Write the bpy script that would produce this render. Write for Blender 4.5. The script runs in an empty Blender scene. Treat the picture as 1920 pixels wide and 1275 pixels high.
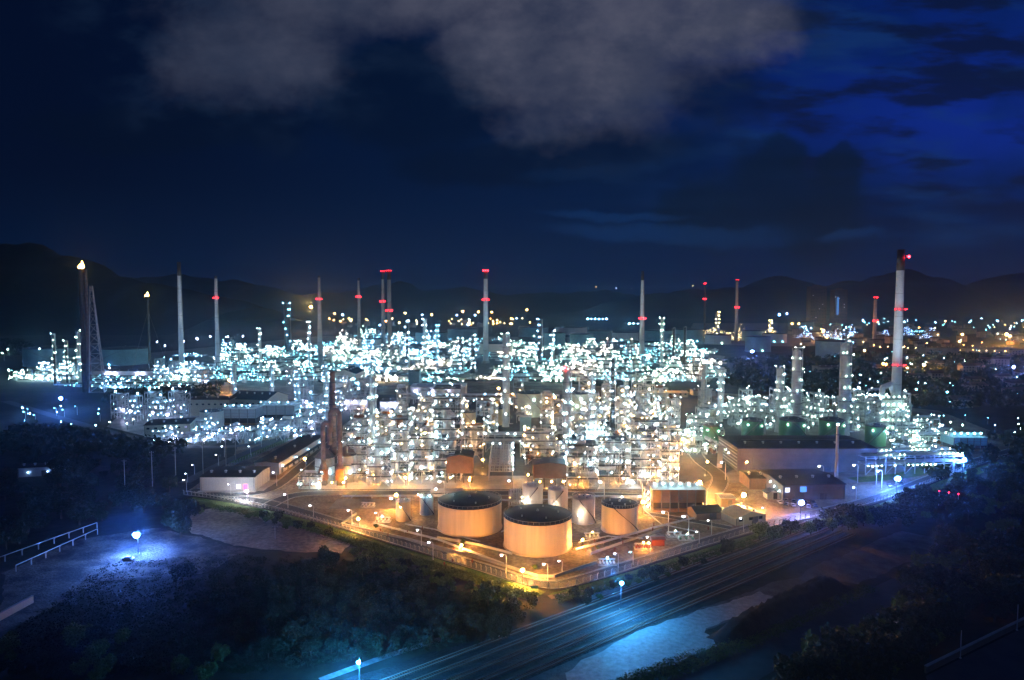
import bpy, math, random
from mathutils import Vector, Matrix
R = math.radians
rng = random.Random(7)
scene = bpy.context.scene
COL = scene.collection

# ------------------------------------------------------------------ camera geometry
CAM_H = 100.0
F = 1280.0
PITCH = math.atan((637.5 - 560) / F)
CP, SP = math.cos(PITCH), math.sin(PITCH)

def ray(px, py):
    u = (px - 960) / F; v = (637.5 - py) / F
    return Vector((u, CP + v * SP, -SP + v * CP))

def P(px, py, z=0.0):
    d = ray(px, py); t = (z - CAM_H) / d.z
    return Vector((d.x * t, d.y * t, z))

def ZH(Y, py):
    d = ray(960, py); return CAM_H + Y * d.z / d.y

def XY(px, Y):
    d = ray(px, 700); return d.x / d.y * Y

# ------------------------------------------------------------------ materials
M = {}
def mat(key, col, rough=0.8, metal=0.0, var=0.25, scale=0.3, bump=0.0, wave=None, stretch=None):
    m = bpy.data.materials.new(key); m.use_nodes = True
    nt = m.node_tree; N = nt.nodes; L = nt.links
    b = N['Principled BSDF']
    b.inputs['Roughness'].default_value = rough; b.inputs['Metallic'].default_value = metal
    tc = N.new('ShaderNodeTexCoord')
    nz = N.new('ShaderNodeTexNoise'); nz.inputs['Scale'].default_value = scale
    nz.inputs['Detail'].default_value = 5; nz.inputs['Roughness'].default_value = 0.65
    if stretch:
        mp = N.new('ShaderNodeMapping'); mp.inputs['Scale'].default_value = (1, 1, stretch)
        L.new(tc.outputs['Object'], mp.inputs['Vector']); L.new(mp.outputs[0], nz.inputs['Vector'])
    else: L.new(tc.outputs['Object'], nz.inputs['Vector'])
    mr = N.new('ShaderNodeMapRange'); mr.inputs[1].default_value = 0.3; mr.inputs[2].default_value = 0.7
    mr.inputs[3].default_value = 1 - var; mr.inputs[4].default_value = 1 + var
    L.new(nz.outputs['Fac'], mr.inputs[0])
    mx = N.new('ShaderNodeMix'); mx.data_type = 'RGBA'; mx.blend_type = 'MULTIPLY'; mx.inputs[0].default_value = 1
    mx.inputs[6].default_value = (*col, 1); L.new(mr.outputs[0], mx.inputs[7])
    L.new(mx.outputs[2], b.inputs['Base Color'])
    if wave:
        wv = N.new('ShaderNodeTexWave'); wv.inputs['Scale'].default_value = wave[0]; wv.bands_direction = wave[1]
        L.new(tc.outputs['Object'], wv.inputs['Vector'])
        bp = N.new('ShaderNodeBump'); bp.inputs['Strength'].default_value = 0.6; bp.inputs['Distance'].default_value = 0.15
        L.new(wv.outputs['Fac'], bp.inputs['Height']); L.new(bp.outputs[0], b.inputs['Normal'])
    elif bump:
        bp = N.new('ShaderNodeBump'); bp.inputs['Strength'].default_value = bump; bp.inputs['Distance'].default_value = 0.4
        L.new(nz.outputs['Fac'], bp.inputs['Height']); L.new(bp.outputs[0], b.inputs['Normal'])
    M[key] = m; return m

def mat2(key, c1, c2, rough=0.9, scale=0.05, lo=0.42, hi=0.58, bump=0.0, c3=None):
    """patchy ground: two (three) colours mixed by noise"""
    m = bpy.data.materials.new(key); m.use_nodes = True
    nt = m.node_tree; N = nt.nodes; L = nt.links; b = N['Principled BSDF']
    b.inputs['Roughness'].default_value = rough
    tc = N.new('ShaderNodeTexCoord')
    nz = N.new('ShaderNodeTexNoise'); nz.inputs['Scale'].default_value = scale; nz.inputs['Detail'].default_value = 8
    nz.inputs['Roughness'].default_value = 0.62
    L.new(tc.outputs['Object'], nz.inputs['Vector'])
    mr = N.new('ShaderNodeMapRange'); mr.inputs[1].default_value = lo; mr.inputs[2].default_value = hi
    L.new(nz.outputs['Fac'], mr.inputs[0])
    mx = N.new('ShaderNodeMix'); mx.data_type = 'RGBA'
    mx.inputs[6].default_value = (*c1, 1); mx.inputs[7].default_value = (*c2, 1)
    L.new(mr.outputs[0], mx.inputs[0])
    n2 = N.new('ShaderNodeTexNoise'); n2.inputs['Scale'].default_value = scale * 12; n2.inputs['Detail'].default_value = 6
    L.new(tc.outputs['Object'], n2.inputs['Vector'])
    m2 = N.new('ShaderNodeMapRange'); m2.inputs[1].default_value = 0.3; m2.inputs[2].default_value = 0.7
    m2.inputs[3].default_value = 0.6; m2.inputs[4].default_value = 1.4
    L.new(n2.outputs['Fac'], m2.inputs[0])
    mm = N.new('ShaderNodeMix'); mm.data_type = 'RGBA'; mm.blend_type = 'MULTIPLY'; mm.inputs[0].default_value = 1
    L.new(mx.outputs[2], mm.inputs[6]); L.new(m2.outputs[0], mm.inputs[7])
    L.new(mm.outputs[2], b.inputs['Base Color'])
    if bump:
        bp = N.new('ShaderNodeBump'); bp.inputs['Strength'].default_value = bump; bp.inputs['Distance'].default_value = 0.6
        L.new(n2.outputs['Fac'], bp.inputs['Height']); L.new(bp.outputs[0], b.inputs['Normal'])
    M[key] = m; return m

LAMPGAIN = 1.0
def emit(key, col, strength):
    m = bpy.data.materials.new(key); m.use_nodes = True
    b = m.node_tree.nodes['Principled BSDF']
    b.inputs['Base Color'].default_value = (*[min(1, c) * 0.5 for c in col], 1)
    b.inputs['Emission Color'].default_value = (*col, 1)
    b.inputs['Emission Strength'].default_value = strength * LAMPGAIN
    M[key] = m; return m

mat('steel', (0.55, 0.57, 0.58), 0.55, 0.15, 0.3, 0.5)
mat('steel_dark', (0.10, 0.10, 0.11), 0.6, 0.1, 0.3, 0.5)
mat('grating', (0.16, 0.17, 0.18), 0.7, 0.2, 0.4, 1.5)
mat('alu', (0.62, 0.64, 0.66), 0.38, 0.35, 0.2, 0.8)
mat('vessel', (0.60, 0.60, 0.58), 0.5, 0.1, 0.18, 0.4)
mat('rust', (0.26, 0.12, 0.07), 0.8, 0.1, 0.4, 0.5)
mat('duct', (0.22, 0.16, 0.15), 0.65, 0.2, 0.45, 0.35)
mat('white_paint', (0.72, 0.72, 0.70), 0.55, 0, 0.10, 0.25)
mat('stack_white', (0.66, 0.68, 0.70), 0.6, 0, 0.14, 0.08)
mat('stack_grey', (0.42, 0.41, 0.40), 0.75, 0, 0.22, 0.08)
mat('black_paint', (0.045, 0.034, 0.034), 0.6, 0, 0.3, 0.3)
mat('red_paint', (0.22, 0.05, 0.03), 0.5, 0, 0.15, 0.5)
mat('tank_cream', (0.74, 0.60, 0.38), 0.5, 0, 0.13, 0.5, stretch=.06)
mat('tank_white', (0.76, 0.73, 0.68), 0.5, 0, 0.12, 0.6, stretch=.06)
mat('tank_beige', (0.62, 0.55, 0.40), 0.55, 0, 0.08, 0.15)
mat('tank_green', (0.11, 0.28, 0.16), 0.5, 0, 0.12, 0.2)
mat('tank_teal', (0.26, 0.46, 0.50), 0.6, 0, 0.15, 0.1)
mat('tank_roof', (0.022, 0.026, 0.045), 0.5, 0.1, 0.35, 0.25)
mat('roof_dark', (0.035, 0.037, 0.042), 0.8, 0, 0.25, 0.15, wave=(1.2, 'X'))
mat('wall_panel', (0.45, 0.46, 0.47), 0.6, 0.1, 0.10, 0.2, wave=(1.6, 'X'))
mat('wall_grey', (0.15, 0.15, 0.16), 0.7, 0.1, 0.2, 0.15, wave=(3.0, 'X'))
mat('wall_beige', (0.50, 0.46, 0.36), 0.8, 0, 0.12, 0.2)
mat('wall_brown', (0.23, 0.15, 0.115), 0.75, 0, 0.16, 0.3, wave=(1.4, 'X'))
mat('wood_brown', (0.30, 0.16, 0.09), 0.8, 0, 0.25, 0.4, wave=(2.0, 'X'))
mat2('apron', (0.035, 0.035, 0.04), (0.12, 0.12, 0.125), 0.8, 0.22, lo=.35, hi=.65, bump=0.15)
mat2('slab', (0.14, 0.14, 0.145), (0.40, 0.40, 0.41), 0.7, 0.6, lo=.2, hi=.8, bump=0.1)  # paler than the apron: the floodlight's pool is put into the colour
mat('concrete', (0.40, 0.39, 0.36), 0.85, 0, 0.22, 0.12, 0.2)
mat('concrete_dark', (0.20, 0.195, 0.185), 0.9, 0, 0.3, 0.12, 0.2)
mat('asphalt', (0.062, 0.062, 0.066), 0.75, 0, 0.3, 0.15, 0.15)
mat('road_line', (0.6, 0.6, 0.55), 0.7, 0, 0.3, 0.8)
mat2('site_soil', (0.16, 0.12, 0.08), (0.27, 0.22, 0.16), 0.95, 0.06, bump=0.4)
mat2('wet_yard', (0.14, 0.14, 0.145), (0.30, 0.30, 0.31), 0.45, 0.05, bump=0.25)
mat2('waste', (0.03, 0.03, 0.028), (0.15, 0.13, 0.11), 0.95, 0.09, bump=0.8)
mat2('bare_dirt', (0.22, 0.17, 0.13), (0.36, 0.29, 0.22), 0.95, 0.05, bump=0.6)
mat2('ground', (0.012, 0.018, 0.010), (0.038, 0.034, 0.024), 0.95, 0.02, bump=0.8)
mat2('grass_verge', (0.06, 0.13, 0.02), (0.12, 0.17, 0.045), 0.95, 0.12, bump=0.8)
mat2('rail_bed', (0.012, 0.014, 0.016), (0.036, 0.037, 0.04), 0.9, 0.1, bump=0.8)
mat('coal', (0.012, 0.012, 0.013), 0.85, 0, 0.5, 0.4, 0.8)
mat('water', (0.015, 0.03, 0.045), 0.12, 0, 0.2, 0.1, 0.15)
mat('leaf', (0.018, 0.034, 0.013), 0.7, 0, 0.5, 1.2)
mat('leaf_dry', (0.08, 0.12, 0.03), 0.75, 0, 0.5, 1.2)
mat('bark', (0.09, 0.07, 0.05), 0.9, 0, 0.3, 1)
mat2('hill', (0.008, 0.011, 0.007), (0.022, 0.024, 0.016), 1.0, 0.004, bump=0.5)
mat('glass_dark', (0.03, 0.035, 0.045), 0.15, 0, 0.2, 0.3)
mat('tyre', (0.02, 0.02, 0.02), 0.8)
mat('car_white', (0.7, 0.7, 0.7), 0.3, 0, 0.04)
mat('car_blue', (0.05, 0.09, 0.2), 0.3, 0, 0.04)
mat('car_dark', (0.05, 0.05, 0.055), 0.3, 0, 0.04)
mat('tower_wall', (0.20, 0.16, 0.15), 0.8, 0, 0.15, 0.05)
mat('town_wall', (0.38, 0.35, 0.31), 0.85, 0, 0.2, 0.1)
mat('town_roof', (0.12, 0.085, 0.07), 0.85, 0, 0.3, 0.2)

emit('L_white', (0.56, 0.93, 1.0), 230)
emit('L_cool', (0.26,0.66,1.0), 170)
emit('L_cyan', (0.22,0.78,1.0), 34)
emit('L_green', (0.62,1.0,0.80), 110)
emit('L_blue', (0.28, 0.52, 1.0), 40)
emit('L_violet', (0.62, 0.64, 1.0), 80)
emit('L_warm', (1.0,0.50,0.16), 380)
emit('L_yellow', (1.0, 0.74, 0.34), 30)
emit('L_orange', (1.0, 0.42, 0.09), 80)
emit('L_red', (1.0, 0.012, 0.02), 26)
emit('L_redstrong', (1.0, 0.012, 0.02), 60)
emit('L_street', (0.85,0.9,1.0), 26)
emit('F_orange', (1.0,0.40,0.075), 8200)
emit('F_orange_mid', (1.0,0.36,0.055), 4000)
emit('F_blue', (0.08, 0.25, 1.0), 2200)
emit('F_bluewhite', (0.10,0.26,1.0), 3400)
emit('F_cyan', (0.05,0.42,1.0), 15000)
emit('F_violet', (0.24,0.30,1.0), 1540)
emit('F_white', (0.9,0.92,1.0), 5000)
emit('F_cool', (0.45, 0.75, 1.0), 660)
emit('L_tank', (1.0, 0.80, 0.58), 150)
emit('H_aqua', (0.10, 0.50, 1.0), 160)
emit('H_orange', (1.0, 0.34, 0.05), 2.2)  # dim colours for the added halo balls round each floodlight lens
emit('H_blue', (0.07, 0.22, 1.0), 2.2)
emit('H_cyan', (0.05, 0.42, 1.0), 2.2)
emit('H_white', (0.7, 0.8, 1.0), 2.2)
emit('flame', (1.0, 0.50, 0.12), 60)
emit('win_blue', (0.10,0.35,1.0), 1.2)
emit('win_white', (0.8,0.9,1.0), 1.6)
emit('win_pink', (1.0, 0.06, 0.20), 4)

# ------------------------------------------------------------------ mesh builder
class MB:
    def __init__(s): s.v = []; s.f = []; s.m = []; s.mats = []; s.sm = []
    def mi(s, key):
        if key not in s.mats: s.mats.append(key)
        return s.mats.index(key)
    def add(s, vs, fs, key, smooth=False):
        b = len(s.v); s.v += [tuple(q) for q in vs]; i = s.mi(key)
        for f in fs: s.f.append(tuple(b + k for k in f)); s.m.append(i); s.sm.append(smooth)
    def box(s, c, d, key, rz=0.0):
        x, y, z = d[0] / 2, d[1] / 2, d[2] / 2; cz, sz = math.cos(rz), math.sin(rz)
        vs = []
        for k in ((-x, -y, -z), (x, -y, -z), (x, y, -z), (-x, y, -z), (-x, -y, z), (x, -y, z), (x, y, z), (-x, y, z)):
            vs.append((c[0] + k[0] * cz - k[1] * sz, c[1] + k[0] * sz + k[1] * cz, c[2] + k[2]))
        s.add(vs, [(3, 2, 1, 0), (4, 5, 6, 7), (0, 1, 5, 4), (1, 2, 6, 5), (2, 3, 7, 6), (3, 0, 4, 7)], key)
    def bar(s, a, b, t, key, t2=None):
        a = Vector(a); b = Vector(b); d = b - a
        if d.length < 1e-6: return
        d.normalize(); up = Vector((0, 0, 1)) if abs(d.z) < 0.95 else Vector((0, 1, 0))
        u = d.cross(up).normalized() * t / 2; w = d.cross(u).normalized() * (t2 or t) / 2
        vs = [a - u - w, a + u - w, a + u + w, a - u + w, b - u - w, b + u - w, b + u + w, b - u + w]
        s.add(vs, [(3, 2, 1, 0), (4, 5, 6, 7), (0, 1, 5, 4), (1, 2, 6, 5), (2, 3, 7, 6), (3, 0, 4, 7)], key)
    def cyl(s, a, b, r0, r1, key, n=10, caps=True):
        a = Vector(a); b = Vector(b); d = (b - a).normalized()
        up = Vector((0, 0, 1)) if abs(d.z) < 0.95 else Vector((0, 1, 0))
        u = d.cross(up).normalized(); w = d.cross(u).normalized()
        vs = []
        for q, r in ((a, r0), (b, r1)):
            for i in range(n):
                t = 2 * math.pi * i / n; vs.append(q + u * math.cos(t) * r + w * math.sin(t) * r)
        s.add(vs, [(i, (i + 1) % n, n + (i + 1) % n, n + i) for i in range(n)], key, True)
        if caps:
            s.add(vs[:n], [tuple(range(n - 1, -1, -1))], key); s.add(vs[n:], [tuple(range(n))], key)
    def tube(s, pts, r, key, n=8):
        for a, b in zip(pts, pts[1:]): s.cyl(a, b, r, r, key, n)
        for q in pts[1:-1]: s.ball(q, r * 1.02, key)
    def lathe(s, prof, key, n=16, c=(0, 0, 0), smooth=True):
        vs = []
        for r, z in prof:
            for i in range(n):
                t = 2 * math.pi * i / n; vs.append((c[0] + r * math.cos(t), c[1] + r * math.sin(t), c[2] + z))
        fs = []
        for k in range(len(prof) - 1):
            for i in range(n):
                j = (i + 1) % n; fs.append((k * n + i, k * n + j, (k + 1) * n + j, (k + 1) * n + i))
        s.add(vs, fs, key, smooth)
    def ball(s, c, r, key, sq=1.0):
        ph = (1 + 5 ** .5) / 2; q = r / math.sqrt(1 + ph * ph)
        vs = [(-1, ph, 0), (1, ph, 0), (-1, -ph, 0), (1, -ph, 0), (0, -1, ph), (0, 1, ph), (0, -1, -ph), (0, 1, -ph), (ph, 0, -1), (ph, 0, 1), (-ph, 0, -1), (-ph, 0, 1)]
        fs = [(0, 11, 5), (0, 5, 1), (0, 1, 7), (0, 7, 10), (0, 10, 11), (1, 5, 9), (5, 11, 4), (11, 10, 2), (10, 7, 6), (7, 1, 8), (3, 9, 4), (3, 4, 2), (3, 2, 6), (3, 6, 8), (3, 8, 9), (4, 9, 5), (2, 4, 11), (6, 2, 10), (8, 6, 7), (9, 8, 1)]
        s.add([(c[0] + a * q, c[1] + b * q, c[2] + d * q * sq) for a, b, d in vs], fs, key)
    def octa(s, c, r, key):
        x, y, z = c
        s.add([(x + r, y, z), (x - r, y, z), (x, y + r, z), (x, y - r, z), (x, y, z + r), (x, y, z - r)],
              [(0, 2, 4), (2, 1, 4), (1, 3, 4), (3, 0, 4), (2, 0, 5), (1, 2, 5), (3, 1, 5), (0, 3, 5)], key)
    def poly(s, pts, key): s.add(pts, [tuple(range(len(pts)))], key)
    def mesh(s, name):
        me = bpy.data.meshes.new(name); me.from_pydata(s.v, [], s.f)
        for k in s.mats: me.materials.append(M[k])
        me.polygons.foreach_set('material_index', s.m); me.polygons.foreach_set('use_smooth', s.sm); me.update()
        return me
    def build(s, name, parent=None, loc=None, rz=0.0):
        o = bpy.data.objects.new(name, s.mesh(name)); COL.objects.link(o)
        if parent: o.parent = parent
        if loc is not None: o.location = loc
        o.rotation_euler.z = rz
        return o

def tag(o, label=None, cat=None, group=None, kind=None):
    if label:
        for cut in (' across to ', ' toward ', ' past the ', ' round to ', ' to the '):
            if len(label.split()) > 16 and cut in label: label = label.split(cut)[0]
        if len(label.split()) > 16: print('LONG', label)
    if label: o['label'] = label
    if cat: o['category'] = cat
    if group: o['group'] = group
    if kind: o['kind'] = kind
    return o
def empty(name, loc=(0, 0, 0), rz=0.0):
    o = bpy.data.objects.new(name, None); COL.objects.link(o); o.location = loc; o.rotation_euler.z = rz
    o.empty_display_size = 0.5
    return o
def place(me, name, parent=None, loc=(0, 0, 0)):
    o = bpy.data.objects.new(name, me); COL.objects.link(o); o.location = loc
    if parent: o.parent = parent
    return o
KIDS = {}
def kids(o):
    return [c for c in o.children]
def copy_tree(o, parent=None):
    c = o.copy(); COL.objects.link(c)
    if parent: c.parent = parent
    for ch in kids(o): copy_tree(ch, c)
    return c
ORD = 'first second third fourth fifth sixth seventh eighth ninth tenth eleventh twelfth thirteenth fourteenth fifteenth sixteenth seventeenth eighteenth nineteenth twentieth'.split()
def ordinal(i):
    if i < 20: return ORD[i]
    t = {2: 'twenty', 3: 'thirty', 4: 'forty', 5: 'fifty', 6: 'sixty', 7: 'seventy', 8: 'eighty', 9: 'ninety'}
    n = i + 1
    if n % 10 == 0: return {20: 'twentieth', 30: 'thirtieth', 40: 'fortieth', 50: 'fiftieth', 60: 'sixtieth', 70: 'seventieth', 80: 'eightieth', 90: 'ninetieth'}.get(n, 'hundredth')
    return t.get(n // 10, 'hundred') + '-' + ORD[n % 10 - 1]

# lamp bulbs shared by every luminaire of one size and colour
LMESH = {}
def lamp_mesh(r, key):
    if key in ('L_white', 'L_warm', 'L_cool', 'L_green'): r *= .52
    k = (round(r, 2), key)
    if k not in LMESH:
        b = MB(); b.ball((0, 0, 0), r, key); b.cyl((0, 0, r * 0.75), (0, 0, r * 1.35), r * 0.6, r * 0.35, 'steel_dark', 6)
        LMESH[k] = b.mesh('lamp')
    return LMESH[k]
def lamp(parent, loc, r, key): return place(lamp_mesh(r, key), 'lamp', parent, loc)

# ------------------------------------------------------------------ world, moon, camera
SUN_AZ, SUN_EL = R(60), R(38)
def build_world():
    w = bpy.data.worlds.new('World'); scene.world = w; w.use_nodes = True
    nt = w.node_tree; N = nt.nodes; L = nt.links; N.clear()
    out = N.new('ShaderNodeOutputWorld'); bg = N.new('ShaderNodeBackground'); L.new(bg.outputs[0], out.inputs[0])
    tc = N.new('ShaderNodeTexCoord'); sp = N.new('ShaderNodeSeparateXYZ'); L.new(tc.outputs['Generated'], sp.inputs[0])
    def val(v):
        return v
    def m(op, a, b=None, c=None, clamp=False):
        n = N.new('ShaderNodeMath'); n.operation = op; n.use_clamp = clamp
        for i, q in enumerate((a, b, c)):
            if q is None: continue
            if isinstance(q, (int, float)): n.inputs[i].default_value = q
            else: L.new(q, n.inputs[i])
        return n.outputs[0]
    def smooth(x, lo, hi, a=0.0, b=1.0):
        n = N.new('ShaderNodeMapRange'); n.interpolation_type = 'SMOOTHSTEP'
        L.new(x, n.inputs[0])
        for i, q in zip((1, 2, 3, 4), (lo, hi, a, b)): n.inputs[i].default_value = q
        return n.outputs[0]
    def mixc(f, a, b):
        n = N.new('ShaderNodeMix'); n.data_type = 'RGBA'
        if isinstance(f, (int, float)): n.inputs[0].default_value = f
        else: L.new(f, n.inputs[0])
        for i, q in ((6, a), (7, b)):
            if isinstance(q, tuple): n.inputs[i].default_value = (*q, 1)
            else: L.new(q, n.inputs[i])
        return n.outputs[2]
    yy = m('MAXIMUM', m('ABSOLUTE', sp.outputs[1]), 0.12)
    # position of the sky direction on a plane one unit ahead, in units of 100/1280
    X0 = m('MULTIPLY', m('DIVIDE', sp.outputs[0], yy), 12.8)
    Y0 = m('MULTIPLY', m('DIVIDE', sp.outputs[2], yy), 12.8)
    def noise(scale, detail=5, sx=1.0, sy=1.0, off=0.0, rough=0.55):
        cb = N.new('ShaderNodeCombineXYZ'); L.new(m('MULTIPLY', X0, sx), cb.inputs[0]); L.new(m('MULTIPLY', Y0, sy), cb.inputs[1]); cb.inputs[2].default_value = off
        n = N.new('ShaderNodeTexNoise'); n.inputs['Scale'].default_value = scale; n.inputs['Detail'].default_value = detail; n.inputs['Roughness'].default_value = rough
        L.new(cb.outputs[0], n.inputs['Vector']); return n.outputs['Fac']
    w1 = noise(0.55, 6, off=3.1); w2 = noise(0.55, 6, off=9.7)
    X = m('ADD', X0, m('MULTIPLY', m('SUBTRACT', w1, 0.5), 1.7))
    Y = m('ADD', Y0, m('MULTIPLY', m('SUBTRACT', w2, 0.5), 1.4))
    def blob(px, py, rx, ry, xx=X, yv=Y):
        cx = (px - 960) / 100; cy = (560 - py) / 100
        a = m('DIVIDE', m('SUBTRACT', xx, cx), rx / 100); b = m('DIVIDE', m('SUBTRACT', yv, cy), ry / 100)
        return m('SUBTRACT', 1.0, m('ADD', m('MULTIPLY', a, a), m('MULTIPLY', b, b)))
    def union(bl):
        o = bl[0]
        for q in bl[1:]: o = m('MAXIMUM', o, q)
        return o
    # clear air: deep navy, brighter blue to the east
    east = smooth(X0, 1.0, 9.5)
    hi = smooth(Y0, 0.3, 3.4)
    base = mixc(smooth(X0, -9, 3), (0.0006, 0.0040, 0.020), (0.0004, 0.0092, 0.046))
    base = mixc(smooth(Y0, 0.0, 2.6, 0.45, 0.0), base, (0.0004, 0.0125, 0.058))
    blue = mixc(hi, (0.0012, 0.018, 0.10), (0.003, 0.020, 0.23))
    wash = smooth(noise(0.30, 4, 1.0, 1.6, off=21), 0.36, 0.66)
    sky = mixc(m('MULTIPLY', m('MULTIPLY', east, smooth(Y0, 0.4, 3.4)), m('MULTIPLY', smooth(Y0, 3.2, 6.0, 1.0, 0.45), m('ADD', 0.30, m('MULTIPLY', wash, 0.70)))), base, blue)
    # grey-blue lighter streaks low on the right
    st = smooth(noise(0.42, 6, 1.0, 4.2, off=5), 0.47, 0.68)
    sky = mixc(m('MULTIPLY', m('MULTIPLY', st, smooth(X0, 0.0, 6.0)), m('MULTIPLY', smooth(Y0, 0.6, 1.4), 0.55)), sky, (0.006, 0.034, 0.13))
    # dark stratus bands on the right
    st2 = smooth(noise(0.42, 6, 1.0, 4.0, off=14), 0.46, 0.60)
    sky = mixc(m('MULTIPLY', m('MULTIPLY', st2, smooth(X0, 3.2, 5.4)), m('MULTIPLY', smooth(Y0, 0.8, 2.0), 0.88)), sky, (0.0025, 0.007, 0.032))
    # cumulus in silhouette
    dc = union([blob(1430, 350, 120, 90), blob(1560, 312, 55, 52), blob(1330, 395, 130, 70), blob(1520, 400, 110, 110), blob(1450, 280, 60, 45)])
    sky = mixc(m('MULTIPLY', smooth(m('ADD', dc, m('MULTIPLY', m('SUBTRACT', noise(1.6, 6, off=51), 0.5), 0.8)), -0.1, 0.7), 0.8), sky, (0.0014, 0.0080, 0.026))
    pale = union([blob(1240, 436, 190, 15), blob(1090, 328, 100, 13), blob(1585, 436, 60, 10), blob(1150, 405, 120, 9)])
    sky = mixc(m('MULTIPLY', smooth(pale, -1.2, 1.0), 0.38), sky, (0.005, 0.038, 0.15))
    # darker cloud shelves round the big cloud
    sh = union([blob(760, 190, 240, 110), blob(1010, 300, 330, 60), blob(1330, 190, 130, 70), blob(330, 250, 330, 60)])
    sky = mixc(m('MULTIPLY', smooth(sh, 0.0, 0.7), 0.55), sky, (0.0008, 0.0045, 0.017))
    # the big pale cloud
    big = union([blob(480, 110, 190, 110), blob(620, 5, 300, 100), blob(820, -15, 340, 95), blob(965, 95, 140, 115), blob(1110, 150, 205, 120), blob(1180, 60, 235, 130), blob(1335, 45, 140, 105)])
    puff = noise(0.8, 7, off=2.0, rough=0.6)
    den = m('ADD', big, m('MULTIPLY', m('ADD', m('MULTIPLY', m('SUBTRACT', puff, 0.5), 1.3), m('MULTIPLY', m('SUBTRACT', noise(2.2, 6, 1.0, 1.7, off=41), 0.5), 0.7)), 1.0))
    body = smooth(m('ADD', m('MULTIPLY', noise(0.42, 5, off=31), 0.7), m('MULTIPLY', noise(1.5, 8, 1.0, 1.5, off=61, rough=.65), 0.3)), 0.36, 0.64)
    cc = mixc(m('MULTIPLY', smooth(body, 0.0, 1.0, 0.45, 1.0), smooth(X0, -5.5, 0.5, 0.35, 1.0)), (0.020, 0.032, 0.068), (0.092, 0.096, 0.140))
    veil = m('MULTIPLY', smooth(noise(0.7, 8, 1.0, 1.9, off=71, rough=.62), 0.40, 0.72), smooth(m('ADD', big, m('MULTIPLY', m('SUBTRACT', puff, 0.5), 2.0)), -2.6, 0.4))
    sky = mixc(m('MULTIPLY', veil, 0.55), sky, (0.010, 0.024, 0.060))
    sky = mixc(m('MULTIPLY', smooth(den, -0.45, 1.45), 0.92), sky, cc)
    # the physical night-side sky adds its faint share
    ns = N.new('ShaderNodeTexSky'); ns.sky_type = 'NISHITA'; ns.sun_disc = False
    ns.sun_elevation = R(-4); ns.sun_rotation = SUN_AZ
    sc = N.new('ShaderNodeMix'); sc.data_type = 'RGBA'; sc.blend_type = 'ADD'; sc.inputs[0].default_value = 0.02
    L.new(sky, sc.inputs[6]); L.new(ns.outputs[0], sc.inputs[7])
    L.new(sc.outputs[2], bg.inputs[0]); bg.inputs[1].default_value = 1.0
    w.cycles.sampling_method = 'MANUAL'; w.cycles.sample_map_resolution = 512
build_world()

cam = bpy.data.cameras.new('camera'); co = bpy.data.objects.new('camera', cam); COL.objects.link(co)
cam.sensor_width = 36; cam.lens = 24; cam.clip_start = 1; cam.clip_end = 30000
co.location = (0, 0, CAM_H); co.rotation_euler = (R(90) - PITCH, 0, 0)
scene.camera = co
sun = bpy.data.lights.new('moon_fill', 'SUN'); sun.energy = 0.13; sun.angle = R(8); sun.color = (0.16, 0.36, 1.0)  # weak blue fill added to lift the dark ground, no moon in view
so = bpy.data.objects.new('moon_fill', sun); COL.objects.link(so)
so.rotation_euler = (R(90) - SUN_EL, 0, R(-28))

vs = scene.view_settings; vs.view_transform = 'Standard'; vs.look = 'None'; vs.exposure = 0; vs.gamma = 1
cy = scene.cycles
cy.use_denoising = True
try: cy.denoiser = 'OPENIMAGEDENOISE'; cy.denoising_input_passes = 'RGB_ALBEDO_NORMAL'
except Exception: pass
cy.use_light_tree = True; cy.max_bounces = 4; cy.diffuse_bounces = 2; cy.glossy_bounces = 2; cy.transmission_bounces = 1; cy.volume_bounces = 0
cy.sample_clamp_indirect = 3; cy.sample_clamp_direct = 0; cy.use_adaptive_sampling = False
cy.caustics_reflective = False; cy.caustics_refractive = False
scene.render.filter_size = 2.0

# ------------------------------------------------------------------ setting: ground sheets
def structure(o): return tag(o, kind='structure')
b = MB(); S = 14000
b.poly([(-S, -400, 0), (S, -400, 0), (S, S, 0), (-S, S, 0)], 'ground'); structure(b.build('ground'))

def sheet(name, pix, key, z):
    pts = [P(x, y, z) for x, y in pix]
    if name in ('dirt_lot', 'rail_yard', 'loading_apron', 'site_ground'):
        r = random.Random(len(pix) * 7 + int(z * 100)); q = []
        for a, c in zip(pts, pts[1:] + pts[:1]):
            L_ = (c - a).length; n = max(1, int(L_ / 2.5)); d = (c - a).normalized(); nn = Vector((-d.y, d.x, 0)); o = 0
            for k in range(n):
                o = o * .75 + r.uniform(-.8, .8); q.append(a.lerp(c, k / n) + nn * (o if k and name != 'site_ground' else o * .2))
        pts = q
    b = MB(); b.poly(pts, key)
    return structure(b.build(name))
def ribbon(name, pix, w, key, z, mb=None, lines=False):
    pts = [P(x, y, z) for x, y in pix]; return ribbon_w(name, pts, w, key, z, lines)
def smooth_pts(pts, n=6):
    out = []
    for i in range(len(pts) - 1):
        p0 = pts[max(0, i - 1)]; p1 = pts[i]; p2 = pts[i + 1]; p3 = pts[min(len(pts) - 1, i + 2)]
        for k in range(n):
            t = k / n
            out.append(0.5 * ((2 * p1) + (p2 - p0) * t + (2 * p0 - 5 * p1 + 4 * p2 - p3) * t * t + (3 * p1 - p0 - 3 * p2 + p3) * t ** 3))
    out.append(pts[-1]); return out
def normals(pts):
    ns = []
    for i in range(len(pts)):
        d = pts[min(i + 1, len(pts) - 1)] - pts[max(i - 1, 0)]; d.z = 0; d.normalize(); ns.append(Vector((-d.y, d.x, 0)))
    return ns
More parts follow.
